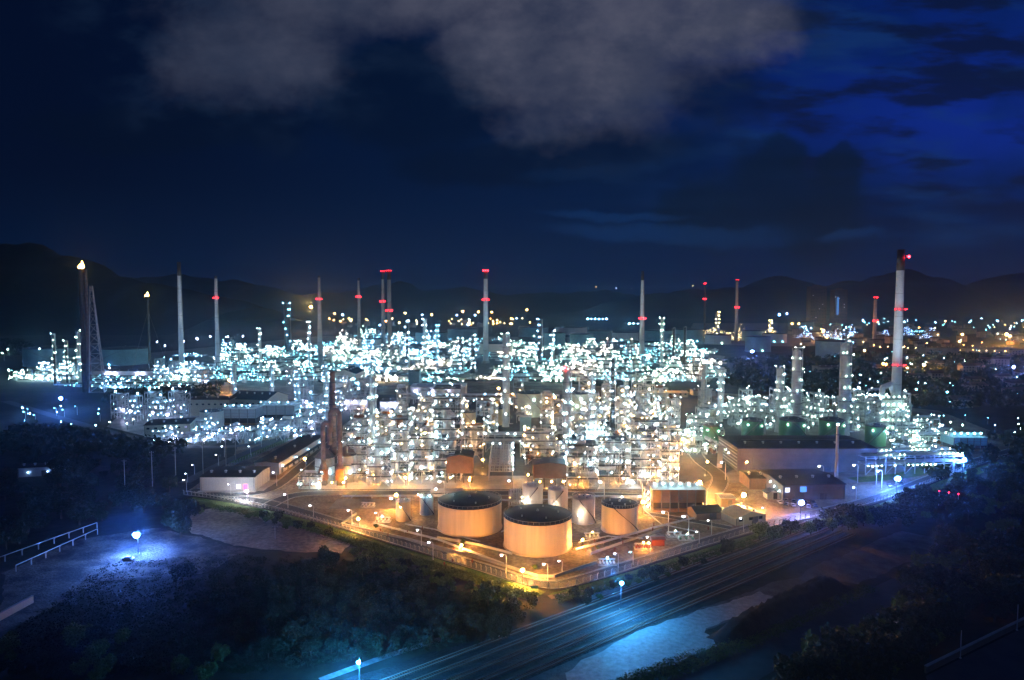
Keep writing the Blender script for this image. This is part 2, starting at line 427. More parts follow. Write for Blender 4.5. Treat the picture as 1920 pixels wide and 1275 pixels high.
def ribbon_w(name, pts, w, key, z, lines=False):
    pts = smooth_pts(pts); ns = normals(pts); b = MB()
    def strip(o0, o1, zz, k):
        vs = []
        for q, n in zip(pts, ns): vs += [q + n * o0 + Vector((0, 0, zz)), q + n * o1 + Vector((0, 0, zz))]
        b.add(vs, [(2 * i, 2 * i + 1, 2 * i + 3, 2 * i + 2) for i in range(len(pts) - 1)], k)
    strip(w / 2, -w / 2, 0, key)
    if lines:
        strip(w / 2 - 0.3, w / 2 - 0.5, 0.03, 'road_line'); strip(-w / 2 + 0.5, -w / 2 + 0.3, 0.03, 'road_line')
        for sgn in (1, -1):                       # kerbs stand 0.15 m proud
            for i in range(len(pts) - 1):
                o = sgn * (w / 2 + 0.12)
                b.bar(pts[i] + ns[i] * o + Vector((0, 0, 0.07)), pts[i + 1] + ns[i + 1] * o + Vector((0, 0, 0.07)), 0.22, 'concrete', 0.16)
    return structure(b.build(name))

FENCE_L = [(345, 928), (420, 938), (520, 960), (640, 992), (760, 1028), (900, 1070), (985, 1098), (1030, 1106)]
FENCE_R = [(1030, 1106), (1075, 1100), (1200, 1063), (1320, 1026), (1440, 990), (1540, 968), (1640, 944), (1740, 908), (1830, 873), (1935, 842)]
sheet('site_ground', [(352, 920), (520, 955), (760, 1024), (985, 1094), (1030, 1103), (1075, 1096), (1320, 1022), (1540, 964), (1640, 940), (1830, 870), (1935, 838), (1760, 770), (1500, 742), (1280, 735), (1000, 715), (620, 715), (480, 770), (430, 868)], 'site_soil', 0.05)
sheet('paved_yard', [(560, 918), (1290, 918), (1400, 870), (1400, 800), (1330, 740), (640, 740), (560, 800)], 'asphalt', 0.10)
sheet('paved_apron', [(562, 917), (1280, 917), (1268, 892), (585, 892)], 'concrete', 0.13)
sheet('paved_yard', [(1345, 905), (1640, 905), (1820, 855), (1760, 780), (1450, 770), (1345, 850)], 'concrete_dark', 0.10)
sheet('paved_yard', [(200, 800), (330, 832), (600, 812), (690, 735), (520, 700), (260, 745)], 'wet_yard', 0.06)
sheet('far_yard', [(30, 716), (300, 720), (560, 706), (1330, 716), (1360, 668), (1100, 632), (600, 630), (300, 660), (60, 680)], 'concrete_dark', 0.08)
sheet('far_yard', [(1280, 645), (1500, 650), (1660, 640), (1500, 606), (1300, 606)], 'concrete_dark', 0.08)
sheet('dirt_lot', [(355, 962), (430, 945), (560, 975), (660, 1015), (640, 1038), (560, 1035), (430, 1020), (360, 1000)], 'bare_dirt', 0.04)
sheet('dirt_lot', [(0, 1075), (150, 1010), (300, 990), (380, 1010), (470, 1030), (380, 1075), (190, 1090), (60, 1160), (0, 1185)], 'waste', 0.03)
ribbon('grass', [(350, 936), (520, 968), (700, 1022), (900, 1084), (1010, 1118)], 9, 'grass_verge', 0.06)
ribbon('grass', [(1040, 1121), (1200, 1076), (1440, 1002), (1640, 955), (1830, 884), (1935, 852)], 7, 'grass_verge', 0.06)
ribbon('grass', [(1600, 900), (1700, 890), (1780, 866)], 10, 'grass_verge', 0.14)
ribbon('grass', [(430, 868), (470, 850), (560, 812)], 12, 'grass_verge', 0.07)
ribbon('road', [(360, 918), (430, 930), (520, 946), (700, 1000), (900, 1062), (985, 1089), (1030, 1096), (1075, 1090), (1200, 1053), (1440, 981), (1640, 934), (1830, 864), (1935, 834)], 6.5, 'asphalt', 0.14, lines=True)
ribbon('road', [(500, 950), (560, 927), (700, 924), (1000, 925), (1220, 932), (1330, 950), (1420, 984)], 8, 'asphalt', 0.16, lines=True)
ribbon('road', [(420, 928), (505, 918), (570, 870), (640, 815)], 7, 'asphalt', 0.18, lines=True)
ribbon('road', [(1208, 962), (1290, 975), (1370, 990)], 5, 'asphalt', 0.18, lines=True)
ribbon('road', [(345, 905), (430, 862), (520, 825), (620, 782)], 7, 'asphalt', 0.15)
ribbon('road', [(10, 752), (170, 800), (300, 830), (420, 838), (520, 824)], 8, 'asphalt', 0.14)
ribbon('road', [(1330, 935), (1350, 895), (1310, 860), (1290, 820)], 9, 'asphalt', 0.19, lines=True)
ribbon('footpath', [(1030, 1120), (1150, 1095), (1300, 1048), (1420, 1012)], 3.0, 'bare_dirt', 0.09)
ribbon('canal', [(1095, 1122), (1140, 1107), (1220, 1083), (1320, 1053), (1400, 1026)], 4.6, 'wet_yard', 0.10)
ribbon('footpath', [(600, 1275), (720, 1232), (800, 1206), (835, 1196)], 2.4, 'wet_yard', 0.08)
# railway corridor
sheet('rail_yard', [(560, 1300), (1000, 1165), (1250, 1090), (1480, 1000), (1560, 985), (1640, 1000), (1290, 1140), (820, 1300)], 'rail_bed', 0.05)
sheet('loading_apron', [(900, 1300), (1130, 1205), (1290, 1150), (1480, 1085), (1690, 996), (1800, 1015), (1610, 1095), (1540, 1082), (1310, 1190), (1345, 1212), (1130, 1300)], 'apron', 0.09)
sheet('service_road', [(1180, 1300), (1400, 1208), (1600, 1118), (1810, 1022), (1880, 1040), (1700, 1140), (1500, 1228), (1380, 1300)], 'asphalt', 0.07)

sheet('loading_apron', [(1150, 1206), (1230, 1172), (1330, 1138), (1425, 1108), (1450, 1118), (1400, 1150), (1320, 1186), (1345, 1212), (1220, 1258), (1140, 1290), (1080, 1300), (1060, 1262)], 'slab', 0.13)  # paler patch painted where the cyan floodlight's pool of light falls
# hills: ridges with real breadth
def ridge(name, sky_pts, D, breadth, seed):
    r2 = random.Random(seed); ph = [r2.uniform(0, 6.28) for _ in range(12)]
    b = MB(); nx, ny = 150, 22; xs = [sky_pts[0][0] + (sky_pts[-1][0] - sky_pts[0][0]) * i / (nx - 1) for i in range(nx)]
    vs = []
    for j in range(ny):
        t = j / (ny - 1) * 2 - 1
        for px in xs:
            for (x0, y0), (x1, y1) in zip(sky_pts, sky_pts[1:]):
                if x0 <= px <= x1:
                    k = (px - x0) / (x1 - x0); k = k * k * (3 - 2 * k); py = y0 + (y1 - y0) * k; break
            h = max(0, ZH(D, py)); X = XY(px, D)
            f = (math.cos(t * math.pi) + 1) / 2
            rough = 1 + 0.035 * math.sin(X * 0.011 + ph[0]) + 0.03 * math.sin(X * 0.027 + ph[1] + t * 3) + 0.02 * math.sin(X * 0.06 + ph[2] + t * 5)
            gul = 1 + (1 - f) * 0.5 * math.sin(X * 0.006 + ph[3] + t * 2)
            vs.append((X, D + t * breadth, h * f * gul * (rough if f > .2 else 1) - 2))
    b.add(vs, [(j * nx + i, j * nx + i + 1, (j + 1) * nx + i + 1, (j + 1) * nx + i) for j in range(ny - 1) for i in range(nx - 1)], 'hill', True)
    return structure(b.build(name))
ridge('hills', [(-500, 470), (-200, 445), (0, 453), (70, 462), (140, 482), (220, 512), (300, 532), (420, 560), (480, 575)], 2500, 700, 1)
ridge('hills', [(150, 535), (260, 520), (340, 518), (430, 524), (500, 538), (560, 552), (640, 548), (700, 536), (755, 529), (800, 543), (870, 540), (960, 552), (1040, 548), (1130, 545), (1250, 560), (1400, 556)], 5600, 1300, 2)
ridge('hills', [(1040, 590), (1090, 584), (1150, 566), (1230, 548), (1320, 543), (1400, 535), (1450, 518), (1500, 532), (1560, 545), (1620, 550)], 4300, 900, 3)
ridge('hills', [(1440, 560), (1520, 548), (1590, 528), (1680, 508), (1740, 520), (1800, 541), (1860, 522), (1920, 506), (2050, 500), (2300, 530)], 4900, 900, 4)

# ------------------------------------------------------------------ fences
def fence(label, pix, step, part_label=None):
    pts = smooth_pts([P(x, y, 0) for x, y in pix], 24)
    root = empty('perimeter_fence', pts[0]); tag(root, label, 'fence', 'perimeter fences')
    off = -pts[0]
    acc = 0; posts = []; last = pts[0]
    dist = 0; nxt = 0
    for a, c in zip(pts, pts[1:]):
        L_ = (c - a).length
        while nxt <= dist + L_:
            posts.append((a + (c - a) * ((nxt - dist) / max(L_, 1e-6)), (c - a).normalized())); nxt += step
        dist += L_
    pb = MB()
    pb.bar((0, 0, -0.2), (0, 0, 2.3), 0.2, 'concrete'); pb.bar((0, 0, 2.25), (0, -0.55, 2.75), 0.18, 'concrete')
    pm = pb.mesh('post')
    for q, d in posts[:100]:
        o = place(pm, 'post', root, q + off); o.rotation_euler.z = math.atan2(d.y, d.x)
    wb = MB()
    for a, c in zip(pts, pts[1:]):
        for z in (0.35, 0.8, 1.25, 1.7, 2.15): wb.bar(a + off + Vector((0, 0, z)), c + off + Vector((0, 0, z)), 0.025, 'steel')
    wb.build('wire', root)
    fb = MB()
    for a, c in zip(pts, pts[1:]): fb.bar(a + off + Vector((0, 0, 0.15)), c + off + Vector((0, 0, 0.15)), 0.3, 'concrete_dark', 0.5)
    fb.build('footing', root)
    return root
fence('white cranked-post security fence along the scrub from the front warehouse to the site corner', FENCE_L, 2.4)
fence('white cranked-post security fence beside the railway from the site corner to the blue floodlights', FENCE_R, 3.3)
fence('row of orange-lit cranked fence posts climbing the slope behind the long white shed', [(398, 893), (440, 872), (500, 846), (560, 818), (600, 800)], 3.2)

# ------------------------------------------------------------------ storage tanks
def tank(px, ybase, wpx, h, key, label, group=None, roof='tank_roof', stair=True, cone=0.10, lamps=(), rim=True, rails=True, name='storage_tank'):
    d0 = P(px, ybase).y; r = wpx / 2 * d0 / F; Y = d0 + r; r = wpx / 2 * Y / F; Y = d0 + r
    X = XY(px, Y)
    root = empty(name, (X, Y, 0)); tag(root, label, 'tank', group)
    n = 40 if wpx > 30 else 24
    b = MB(); b.lathe([(r, 0), (r, h)], key, n); b.lathe([(r * 1.03, 0), (r * 1.03, 0.35), (r * 1.001, 0.36)], key, n, smooth=False)
    for k in (.34, .67): b.lathe([(r * 1.0005, h * k), (r * 1.003, h * k + .02), (r * 1.003, h * k + .12), (r * 1.0005, h * k + .14)], key, n, smooth=False)
    b.build('shell', root)
    b = MB(); b.lathe([(r * 1.012, h - 0.25), (r * 1.012, h + 0.05), (r * 0.5, h + r * cone * 0.62), (0.05, h + r * cone)], roof, n)
    b.cyl((0, 0, h + r * cone - 0.2), (0, 0, h + r * cone + 0.7), 0.5, 0.4, 'steel', 8)
    for k in range(5): 
        t = k * 1.27; b.cyl((r * .6 * math.cos(t), r * .6 * math.sin(t), h + r * cone * .3), (r * .6 * math.cos(t), r * .6 * math.sin(t), h + r * cone * .4 + .8), .3, .3, 'steel', 6)
    b.build('roof', root)
    if rails and wpx > 24:
        b = MB(); q = 40
        for k in range(q):
            t0, t1 = 2 * math.pi * k / q, 2 * math.pi * (k + 1) / q
            a = (r * math.cos(t0), r * math.sin(t0)); c = (r * math.cos(t1), r * math.sin(t1))
            b.bar((*a, h), (*a, h + 1.1), 0.06, 'steel')
            b.bar((*a, h + 1.1), (*c, h + 1.1), 0.06, 'steel')
        b.build('railing', root)
    if stair:
        b = MB(); t0 = R(200) if px % 2 else R(-20); sw = R(95) * (1 if px % 2 else -1); q = 22
        for k in range(q):
            a = t0 + sw * k / q; c = t0 + sw * (k + 1) / q; z0, z1 = h * k / q, h * (k + 1) / q
            A = Vector(((r + .5) * math.cos(a), (r + .5) * math.sin(a), z0)); C = Vector(((r + .5) * math.cos(c), (r + .5) * math.sin(c), z1))
            b.bar(A, C, 0.7, 'steel_dark', 0.18); b.bar(A + Vector((0, 0, 1)), C + Vector((0, 0, 1)), 0.07, 'steel')
        b.build('stair', root)
    if wpx > 40:
        b = MB(); b.bar((r * .78, -r * .64, 0), (r * .78, -r * .64, h), 0.18, 'steel'); b.bar((r * .74, -r * .69, 0), (r * .74, -r * .69, h), 0.1, 'steel'); b.build('riser_pipe', root)
    for a, z, lr, lk in lamps:
        lo_ = 2.6 if lk == 'L_tank' else .8; lamp(root, ((r + lo_) * math.cos(R(a)), (r + lo_) * math.sin(R(a)), z), lr, lk)
    return root
tank(1009, 1045, 130, 12.6, 'tank_cream', 'broad orange-lit storage tank with dark cone roof, nearest the fence corner', stair=False)
tank(880, 1008, 121, 12.0, 'tank_cream', 'broad orange-lit storage tank with dark cone roof behind the nearest tank', stair=False)
tank(1164, 1004, 68, 11.6, 'tank_cream', 'pinkish round tank standing alone in front of the brown cooling tower', lamps=((120, 2, .5, 'L_tank'),))
tank(1096, 985, 43, 11.2, 'tank_white', 'white tank with pale roof between the nearest broad tank and the pinkish tank', roof='tank_white', lamps=((250, 5.2, .55, 'L_tank'),))
tank(1047, 962, 38, 10.6, 'tank_white', 'middle white tank of the trio behind the nearest broad tank', roof='tank_white', lamps=((245, 3.6, .55, 'L_tank'),))
tank(999, 956, 39, 10.8, 'tank_white', 'white tank of the trio that stands closest to the brown wide shed', roof='tank_white', lamps=((240, 4.5, .55, 'L_tank'),))
tank(754, 979, 27, 9.0, 'tank_cream', 'small peach tank with pipework on top beside the orange floodlight', roof='tank_white', lamps=((-100, 7, .4, 'L_warm'),))
tank(798, 967, 26, 8.2, 'tank_white', 'small white tank with a crown of lamps next to the small peach tank', roof='steel', lamps=((-60, 9.5, .5, 'L_white'), (-120, 9.5, .5, 'L_white'), (200, 9.4, .4, 'L_warm')))
for px, yb, w, h, lab in ((996, 783, 52, 20, 'tall beige tank with a lamp-lit stair behind the bright process area'), (1084, 781, 40, 19, 'tall beige tank half hidden behind the big grey column'),):
    tank(px, yb, w, h, 'tank_beige', lab, 'beige tanks behind the process area', lamps=((-120, 3, .8, 'L_white'), (-100, 9, .8, 'L_white'), (-80, 15, .8, 'L_white')))
tank(878, 803, 28, 12, 'tank_cream', 'small cream tank glowing behind the louvred tower', lamps=((-90, 3, .6, 'L_warm'),))
tank(931, 798, 30, 13, 'tank_cream', 'small cream tank beside the teal-lit hut', lamps=((-110, 3, .6, 'L_yellow'),))
for i, (px, yb, w) in enumerate(((1336, 837, 32), (1413, 826, 40), (1488, 826, 48), (1563, 826, 46), (1645, 838, 36))):
    tank(px, yb, w, 13.5, 'tank_green', f'green tank with dark domed roof behind the big dark warehouse, {ORD[i]} from the orange junction', 'green tanks behind the warehouse', roof='steel_dark', cone=0.28,
         lamps=((-60, 10.5, .55, 'L_green'), (-130, 11, .55, 'L_green')))
tank(395, 803, 42, 12.5, 'tank_white', 'pale grey tank between the beige gabled halls and the low long building', lamps=((-90, 13.5, .5, 'L_cool'),))
tank(100, 688, 92, 26, 'tank_teal', 'wide pale teal tank behind the far lamp cluster near the flare tower', 'teal tanks by the flare', lamps=((-80, 27, .9, 'L_green'),))
tank(237, 686, 84, 24, 'tank_teal', 'wide blue-teal tank with a slanting stair just past the flare tower', 'teal tanks by the flare', lamps=((-100, 2, 1.0, 'L_cool'),))
ft = [(810, 645, 60), (868, 640, 56), (1000, 632, 56), (1070, 628, 60), (1124, 645, 46), (1090, 648, 44), (1040, 650, 40), (1170, 640, 52), (1235, 640, 56), (1290, 642, 54), (1345, 646, 48), (930, 666, 64), (1500, 618, 44), (1410, 640, 40), (1450, 643, 44), (1420, 660, 46), (700, 655, 50), (1560, 672, 60)]
ft.sort()
for i, (px, yb, w) in enumerate(ft):
    tank(px, yb, w, 20 + (i % 3) * 4, 'tank_teal' if i % 3 else 'tank_white', f'low round tank in the far tank farm below the hills, {ORD[i]} from the twin stacks', 'far tank farm', stair=False, rails=False,
         lamps=((-70, 3, 1.1, 'L_cyan'), (-110, 3, 1.1, 'L_cyan')) if i % 2 else ((-90, 3, 1.2, 'L_green'),))

# ------------------------------------------------------------------ buildings
def shed(px0, px1, ybase, depth, h, wall, roof, label, ridge_h=0.0, along='Y', name='warehouse', rz=0.0, panels=0, z0=0.0, legs=False, eave=0.5, cat='building', group=None, extra=None, door=True, glow=None):
    A = P(px0, ybase); Bp = P(px1, ybase); w = Bp.x - A.x
    root = empty(name, ((A.x + Bp.x) / 2, A.y + depth / 2, 0), rz); tag(root, label, cat, group)
    b = MB(); x, y = w / 2, depth / 2
    if along == 'X': top = [(-x, -y, h), (x, -y, h), (x, y, h), (-x, y, h), (-x, 0, h + ridge_h), (x, 0, h + ridge_h)]
    else: top = [(-x, -y, h), (x, -y, h), (x, y, h), (-x, y, h), (0, -y, h + ridge_h), (0, y, h + ridge_h)]
    bot = [(-x, -y, z0), (x, -y, z0), (x, y, z0), (-x, y, z0)]
    vs = bot + top
    if along == 'X': fs = [(0, 1, 5, 4), (2, 3, 7, 6), (1, 2, 6, 9, 5), (3, 0, 4, 8, 7)]
    else: fs = [(1, 2, 6, 5), (3, 0, 4, 7), (0, 1, 5, 8, 4), (2, 3, 7, 9, 6)]
    fs.append((3, 2, 1, 0)); b.add(vs, fs, wall); b.build('wall', root)
    b = MB(); e = eave; t = 0.25
    def slab(q):
        up = [(p[0], p[1], p[2] + t) for p in q]; q2 = [(p[0], p[1], p[2] + 0.03) for p in q]
        b.add(q2 + up, [(3, 2, 1, 0), (4, 5, 6, 7), (0, 1, 5, 4), (1, 2, 6, 5), (2, 3, 7, 6), (3, 0, 4, 7)], roof)
    if along == 'X':
        k = ridge_h / max(y, .1) * e
        slab([(-x - e, -y - e, h - k), (x + e, -y - e, h - k), (x + e, 0, h + ridge_h), (-x - e, 0, h + ridge_h)])
        slab([(-x - e, 0, h + ridge_h), (x + e, 0, h + ridge_h), (x + e, y + e, h - k), (-x - e, y + e, h - k)])
    else:
        k = ridge_h / max(x, .1) * e
        slab([(-x - e, -y - e, h - k), (0, -y - e, h + ridge_h), (0, y + e, h + ridge_h), (-x - e, y + e, h - k)])
        slab([(0, -y - e, h + ridge_h), (x + e, -y - e, h - k), (x + e, y + e, h - k), (0, y + e, h + ridge_h)])
    ro = b.build('roof', root)
    if panels:
        b = MB()
        for i in range(panels + 1):
            xx = -x + w * i / panels; b.box((xx, -y - .06, (h + z0) / 2), (0.18, .14, h - z0 - .1), wall)
        m_ = max(2, int(depth / (w / panels)))
        for i in range(1, m_):
            yy = -y + depth * i / m_
            for sx in (-1, 1): b.box((sx * (x + .06), yy, (h + z0) / 2), (.14, 0.18, h - z0 - .1), wall)
        b.build('pilaster', root) if False else tag(b.build('ribbing', root), kind='stuff')
    if door and z0 == 0 and w > 6:
        b = MB(); b.box((x * .3, -y - .05, 1.6), (min(3.4, w * .3), .10, 3.2), 'steel_dark'); b.build('door', root)
    if w > 14 and z0 == 0:
        vm = MB(); vm.cyl((0, 0, -.2), (0, 0, .9), .55, .55, 'steel', 10); vm.lathe([(.9, .9), (.5, 1.3), (.05, 1.4)], 'steel', 10); vmm = vm.mesh('roof_vent')
        n_ = 3 + int(w / 18)
        for k in range(n_):
            if along == 'X': xx, yy = -x * .8 + 1.6 * x * k / (n_ - 1), -y * .35; zz = h + ridge_h * .65 + .2
            else: xx, yy = x * .3, -y * .8 + 1.6 * y * k / (n_ - 1); zz = h + ridge_h * .7 + .2
            place(vmm, 'roof_vent', root, (xx, yy, zz))
        gm = MB(); gm.cyl((0, 0, 0), (0, 0, h - .3), .11, .11, 'steel_dark', 6); gmm = gm.mesh('downpipe')
        for xx in (-x * .97, x * .97): place(gmm, 'downpipe', root, (xx, -y - .16, 0))
        if wall in ('wall_beige', 'white_paint', 'wall_panel') and not extra:
            wm_ = MB(); wm_.box((0, 0, 0), (1.9, .14, 1.3), 'glass_dark'); wm_.box((0, -.02, -.72), (2.1, .2, .14), 'concrete'); wmm_ = wm_.mesh('window')
            for k in range(max(2, int(w / 5))): place(wmm_, 'window', root, (-x + w * (k + .5) / max(2, int(w / 5)), -y - .06, h * .72))
    if legs:
        lm = MB(); lm.box((0, 0, z0 / 2), (.45, .45, z0), 'steel_dark'); lmm = lm.mesh('leg')
        for xx in (-x * .94, -x * .33, x * .33, x * .94):
            for yy in (-y * .92, y * .92): place(lmm, 'leg', root, (xx, yy, 0))
    if extra: extra(root, x, y, h)
    return root
def exA(root, x, y, h):
    b = MB(); b.box((x * .40, -y - .08, 2.5), (2.2, .12, 2.2), 'win_white'); b.build('window', root)
    b = MB(); b.box((x * .66, -y - .08, 2.2), (2.0, .12, 3.0), 'win_pink'); b.build('lit_doorway', root)
    b = MB(); b.box((0, -y - 1.4, .12), (2 * x + 2, 2.6, .2), 'concrete'); b.box((x + 2.4, 0, .12), (4.2, 2 * y, .2), 'concrete'); b.build('plinth', root)
shed(376, 478, 921, 22, 7.4, 'wall_panel', 'roof_dark', 'white panelled warehouse with dark low roof and a pink lit doorway', 0.7, 'X', panels=8, extra=exA, door=False)
def exB(root, x, y, h):
    dm = MB(); dm.box((x + .06, 0, 1.5), (.12, 2.6, 3.0), 'steel_dark'); dmm = dm.mesh('door')
    for k in range(8): place(dmm, 'door', root, (0, -y + 5 + k * 2 * y / 8.6, 0))
    b = MB(); b.box((x + 1.4, 0, 3.4), (2.4, 2 * y * .9, .2), 'roof_dark'); b.build('canopy', root)
    for k in range(4): lamp(root, (x + .8, -y + 4 + k * 2 * y / 3.6, 4.4), .38, 'L_cool')
shed(483, 530, 890, 76, 6.8, 'wall_panel', 'roof_dark', 'long narrow white shed with dark roof running back beside the vessels', 0.9, 'Y', rz=R(-3), extra=exB, door=False)
def exC(root, x, y, h):
    b = MB()
    for k in range(6): b.box((-x - .12, 0, 2.2 + k * 1.95), (.3, 2 * y * .93, .5), 'wall_panel')
    tag(b.build('louvre', root), kind='stuff')
    b = MB()
    for k in range(1, 5): b.box((0, -y - .05, k * h / 5), (2 * x * .995, .12, .12), 'wall_grey')
    b.build('cladding_rail', root)
    b = MB(); b.bar((-x - 9, -y + 5, 2.4), (-x - 2.5, -y + 12 + 12, 9.4), 3.0, 'wall_panel', 2.6); b.build('conveyor_gallery', root)
    b = MB(); b.box((x * .1, 0, h + .9), (2 * x * .9, 1.6, 1.0), 'steel_dark'); b.build('ridge_vent', root)
    lamp(root, (-x - .8, -y * .2, 8), .45, 'L_green'); lamp(root, (-x - .8, y * .1, 8.6), .4, 'L_green')
shed(1383, 1643, 885, 37, 13.6, 'wall_grey', 'roof_dark', 'huge dark grey warehouse with a flat black roof and louvred end wall', 0.6, 'X', panels=0, extra=exC)
def exD(root, x, y, h):
    b = MB(); b.box((-x * .35, -y - .12, h - 2.2), (3.2, .2, 2.6), 'win_blue'); b.build('lit_window', root)
    b = MB(); b.box((-x * .86, -y - .12, h - 2.4), (2.2, .2, 2.2), 'win_white'); b.build('lit_window', root)
    for k in range(3): lamp(root, (-x - .7, -y + 3 + 5 * k, 4 + k), .42, 'L_white')
shed(1462, 1582, 937, 30, 7.6, 'wall_grey', 'roof_dark', 'low white-walled hall with a blue lit window in front of the huge warehouse', 1.2, 'X', rz=R(4), panels=6, extra=exD)
shed(1405, 1460, 918, 16, 6, 'wall_brown', 'roof_dark', 'cluttered red-brown loading shed between the cooling tower and the low white hall', 1, 'X', panels=5)
shed(1366, 1434, 983, 11, 3.4, 'wall_beige', 'tank_cream', 'orange-lit pale gable roof house near the cooling tower', 2.2, 'Y', name='house', rz=R(20))
shed(1300, 1352, 975, 9, 3.4, 'wall_brown', 'roof_dark', 'small dark-roofed hut below the cooling tower', 1.8, 'X', name='hut', rz=R(12))
shed(1438, 1462, 936, 5, 3.0, 'white_paint', 'roof_dark', 'tiny white gabled gatehouse beside the orange floodlight', 1.4, 'Y', name='gatehouse')
shed(1352, 1378, 950, 8, 4.0, 'wall_brown', 'steel', 'boxy pump hut with a rooftop tank next to the cooling tower', .4, 'X', name='hut')
shed(1000, 1062, 915, 12, 12.4, 'wall_brown', 'steel_dark', 'wide brown clad compressor shelter raised on legs behind the trio of white tanks', 1.3, 'Y', name='compressor_shelter', z0=5.2, legs=True,
     extra=lambda r_, x, y, h: [lamp(r_, (xx, -y - .5, 3.6), .55, 'L_orange') for xx in (-x * .6, x * .1, x * .8)])
shed(837, 886, 906, 14, 14.2, 'wall_brown', 'roof_dark', 'tall brown clad shelter raised on legs with a slotted ridge vent', 1.4, 'Y', name='compressor_shelter', z0=5.4, legs=True,
     extra=lambda r_, x, y, h: [lamp(r_, (xx, -y - .5, 3.2), .5, 'L_orange') for xx in (-x * .7, x * .8)])
shed(353, 432, 780, 22, 14, 'wall_beige', 'roof_dark', 'flat beige hall behind the pale grey tank', .6, 'X', name='hall')
shed(432, 512, 777, 34, 13, 'wall_beige', 'roof_dark', 'beige gabled hall with dark ridge roof behind the cooling cells', 5, 'X', name='hall', rz=R(-12))
shed(266, 345, 818, 26, 8.5, 'wall_beige', 'roof_dark', 'low long building with a dark slab roof at the edge of the blue-lit yard', .5, 'X', name='utility_building', rz=R(14))
shed(622, 668, 728, 45, 16, 'wall_beige', 'roof_dark', 'cream gabled hall behind the violet lit yard', 5, 'Y', name='hall')
shed(766, 786, 722, 16, 16, 'tank_teal', 'roof_dark', 'small pale green block behind the white flat hall', .3, 'X', name='utility_building')
shed(770, 872, 748, 30, 12, 'white_paint', 'white_paint', 'long flat white hall roof behind the louvred tower', .8, 'X', name='hall',
     extra=lambda r_, x, y, h: [lamp(r_, (xx, -y - 1, 8), .8, 'L_violet') for xx in (-x * .8, -x * .2, x * .4)])
shed(640, 690, 768, 26, 9, 'white_paint', 'white_paint', 'open violet-white lit shelter beside the twin duct stack', .6, 'X', name='shelter',
     extra=lambda r_, x, y, h: [lamp(r_, (xx, -y - 1.5, 7), .85, 'L_violet') for xx in (-x * .6, 0, x * .7)])
shed(712, 748, 772, 20, 9, 'white_paint', 'wall_grey', 'violet-white glowing shelter in front of the long flat hall', .6, 'X', name='shelter',
     extra=lambda r_, x, y, h: [lamp(r_, (xx, -y - 1.5, 6.5), .8, 'L_violet') for xx in (-x * .6, x * .1, x * .7)])
shed(1195, 1290, 745, 14, 4.5, 'wall_beige', 'tank_cream', 'long low orange-lit roof under the bright orange floodlight', 1.2, 'X', name='canteen')
shed(1300, 1342, 742, 14, 5, 'town_wall', 'town_roof', 'dim low block beyond the orange-lit roof', 1.0, 'X', name='utility_building')
shed(868, 940, 752, 14, 5, 'wall_brown', 'town_roof', 'rust-lit low block between the white hall and the beige tank', .6, 'X', name='utility_building')
shed(975, 996, 812, 8, 12, 'tank_teal', 'steel', 'teal-lit square hut raised beside the small cream tank', .3, 'X', name='hut')
shed(1240, 1284, 690, 20, 14, 'wall_brown', 'town_roof', 'brown roofed kiosk above the glowing white trailer', 3, 'X', name='kiosk')
shed(1322, 1362, 705, 18, 8, 'white_paint', 'white_paint', 'glowing white flat trailer near the blue lamps', .3, 'X', name='trailer',
     extra=lambda r_, x, y, h: [lamp(r_, (xx, -y - 2, 5), .9, 'L_green') for xx in (-x * .5, x * .5)])
shed(172, 300, 708, 20, 8, 'white_paint', 'wall_grey', 'long violet-lit store below the blue-teal tank', .4, 'X', name='store',
     extra=lambda r_, x, y, h: [lamp(r_, (xx, -y - 2, 5), 1.0, 'L_violet') for xx in (-x * .55, -x * .45, -x * .3, x * .35, x * .5)])
shed(35, 103, 893, 9, 5.2, 'white_paint', 'roof_dark', 'dim white bungalow with blue lamps at the edge of the dark scrub', .6, 'X', name='bungalow', rz=R(14),
     extra=lambda r_, x, y, h: [lamp(r_, (xx, -y - .6, 2.6), .3, 'L_blue') for xx in (-x * .5, x * .45)])
for (a, c, yb, dp, hh, lab) in ((1538, 1580, 700, 26, 8, 'blue-roofed far shed behind the violet floodlight'), (1735, 1800, 665, 24, 12, 'pale flat warehouse across the dark wood'), (1810, 1915, 662, 30, 9, 'long low lit depot at the edge of the town')):
    shed(a, c, yb, dp, hh, 'town_wall', 'town_roof', lab, 1.0, 'X', name='warehouse')

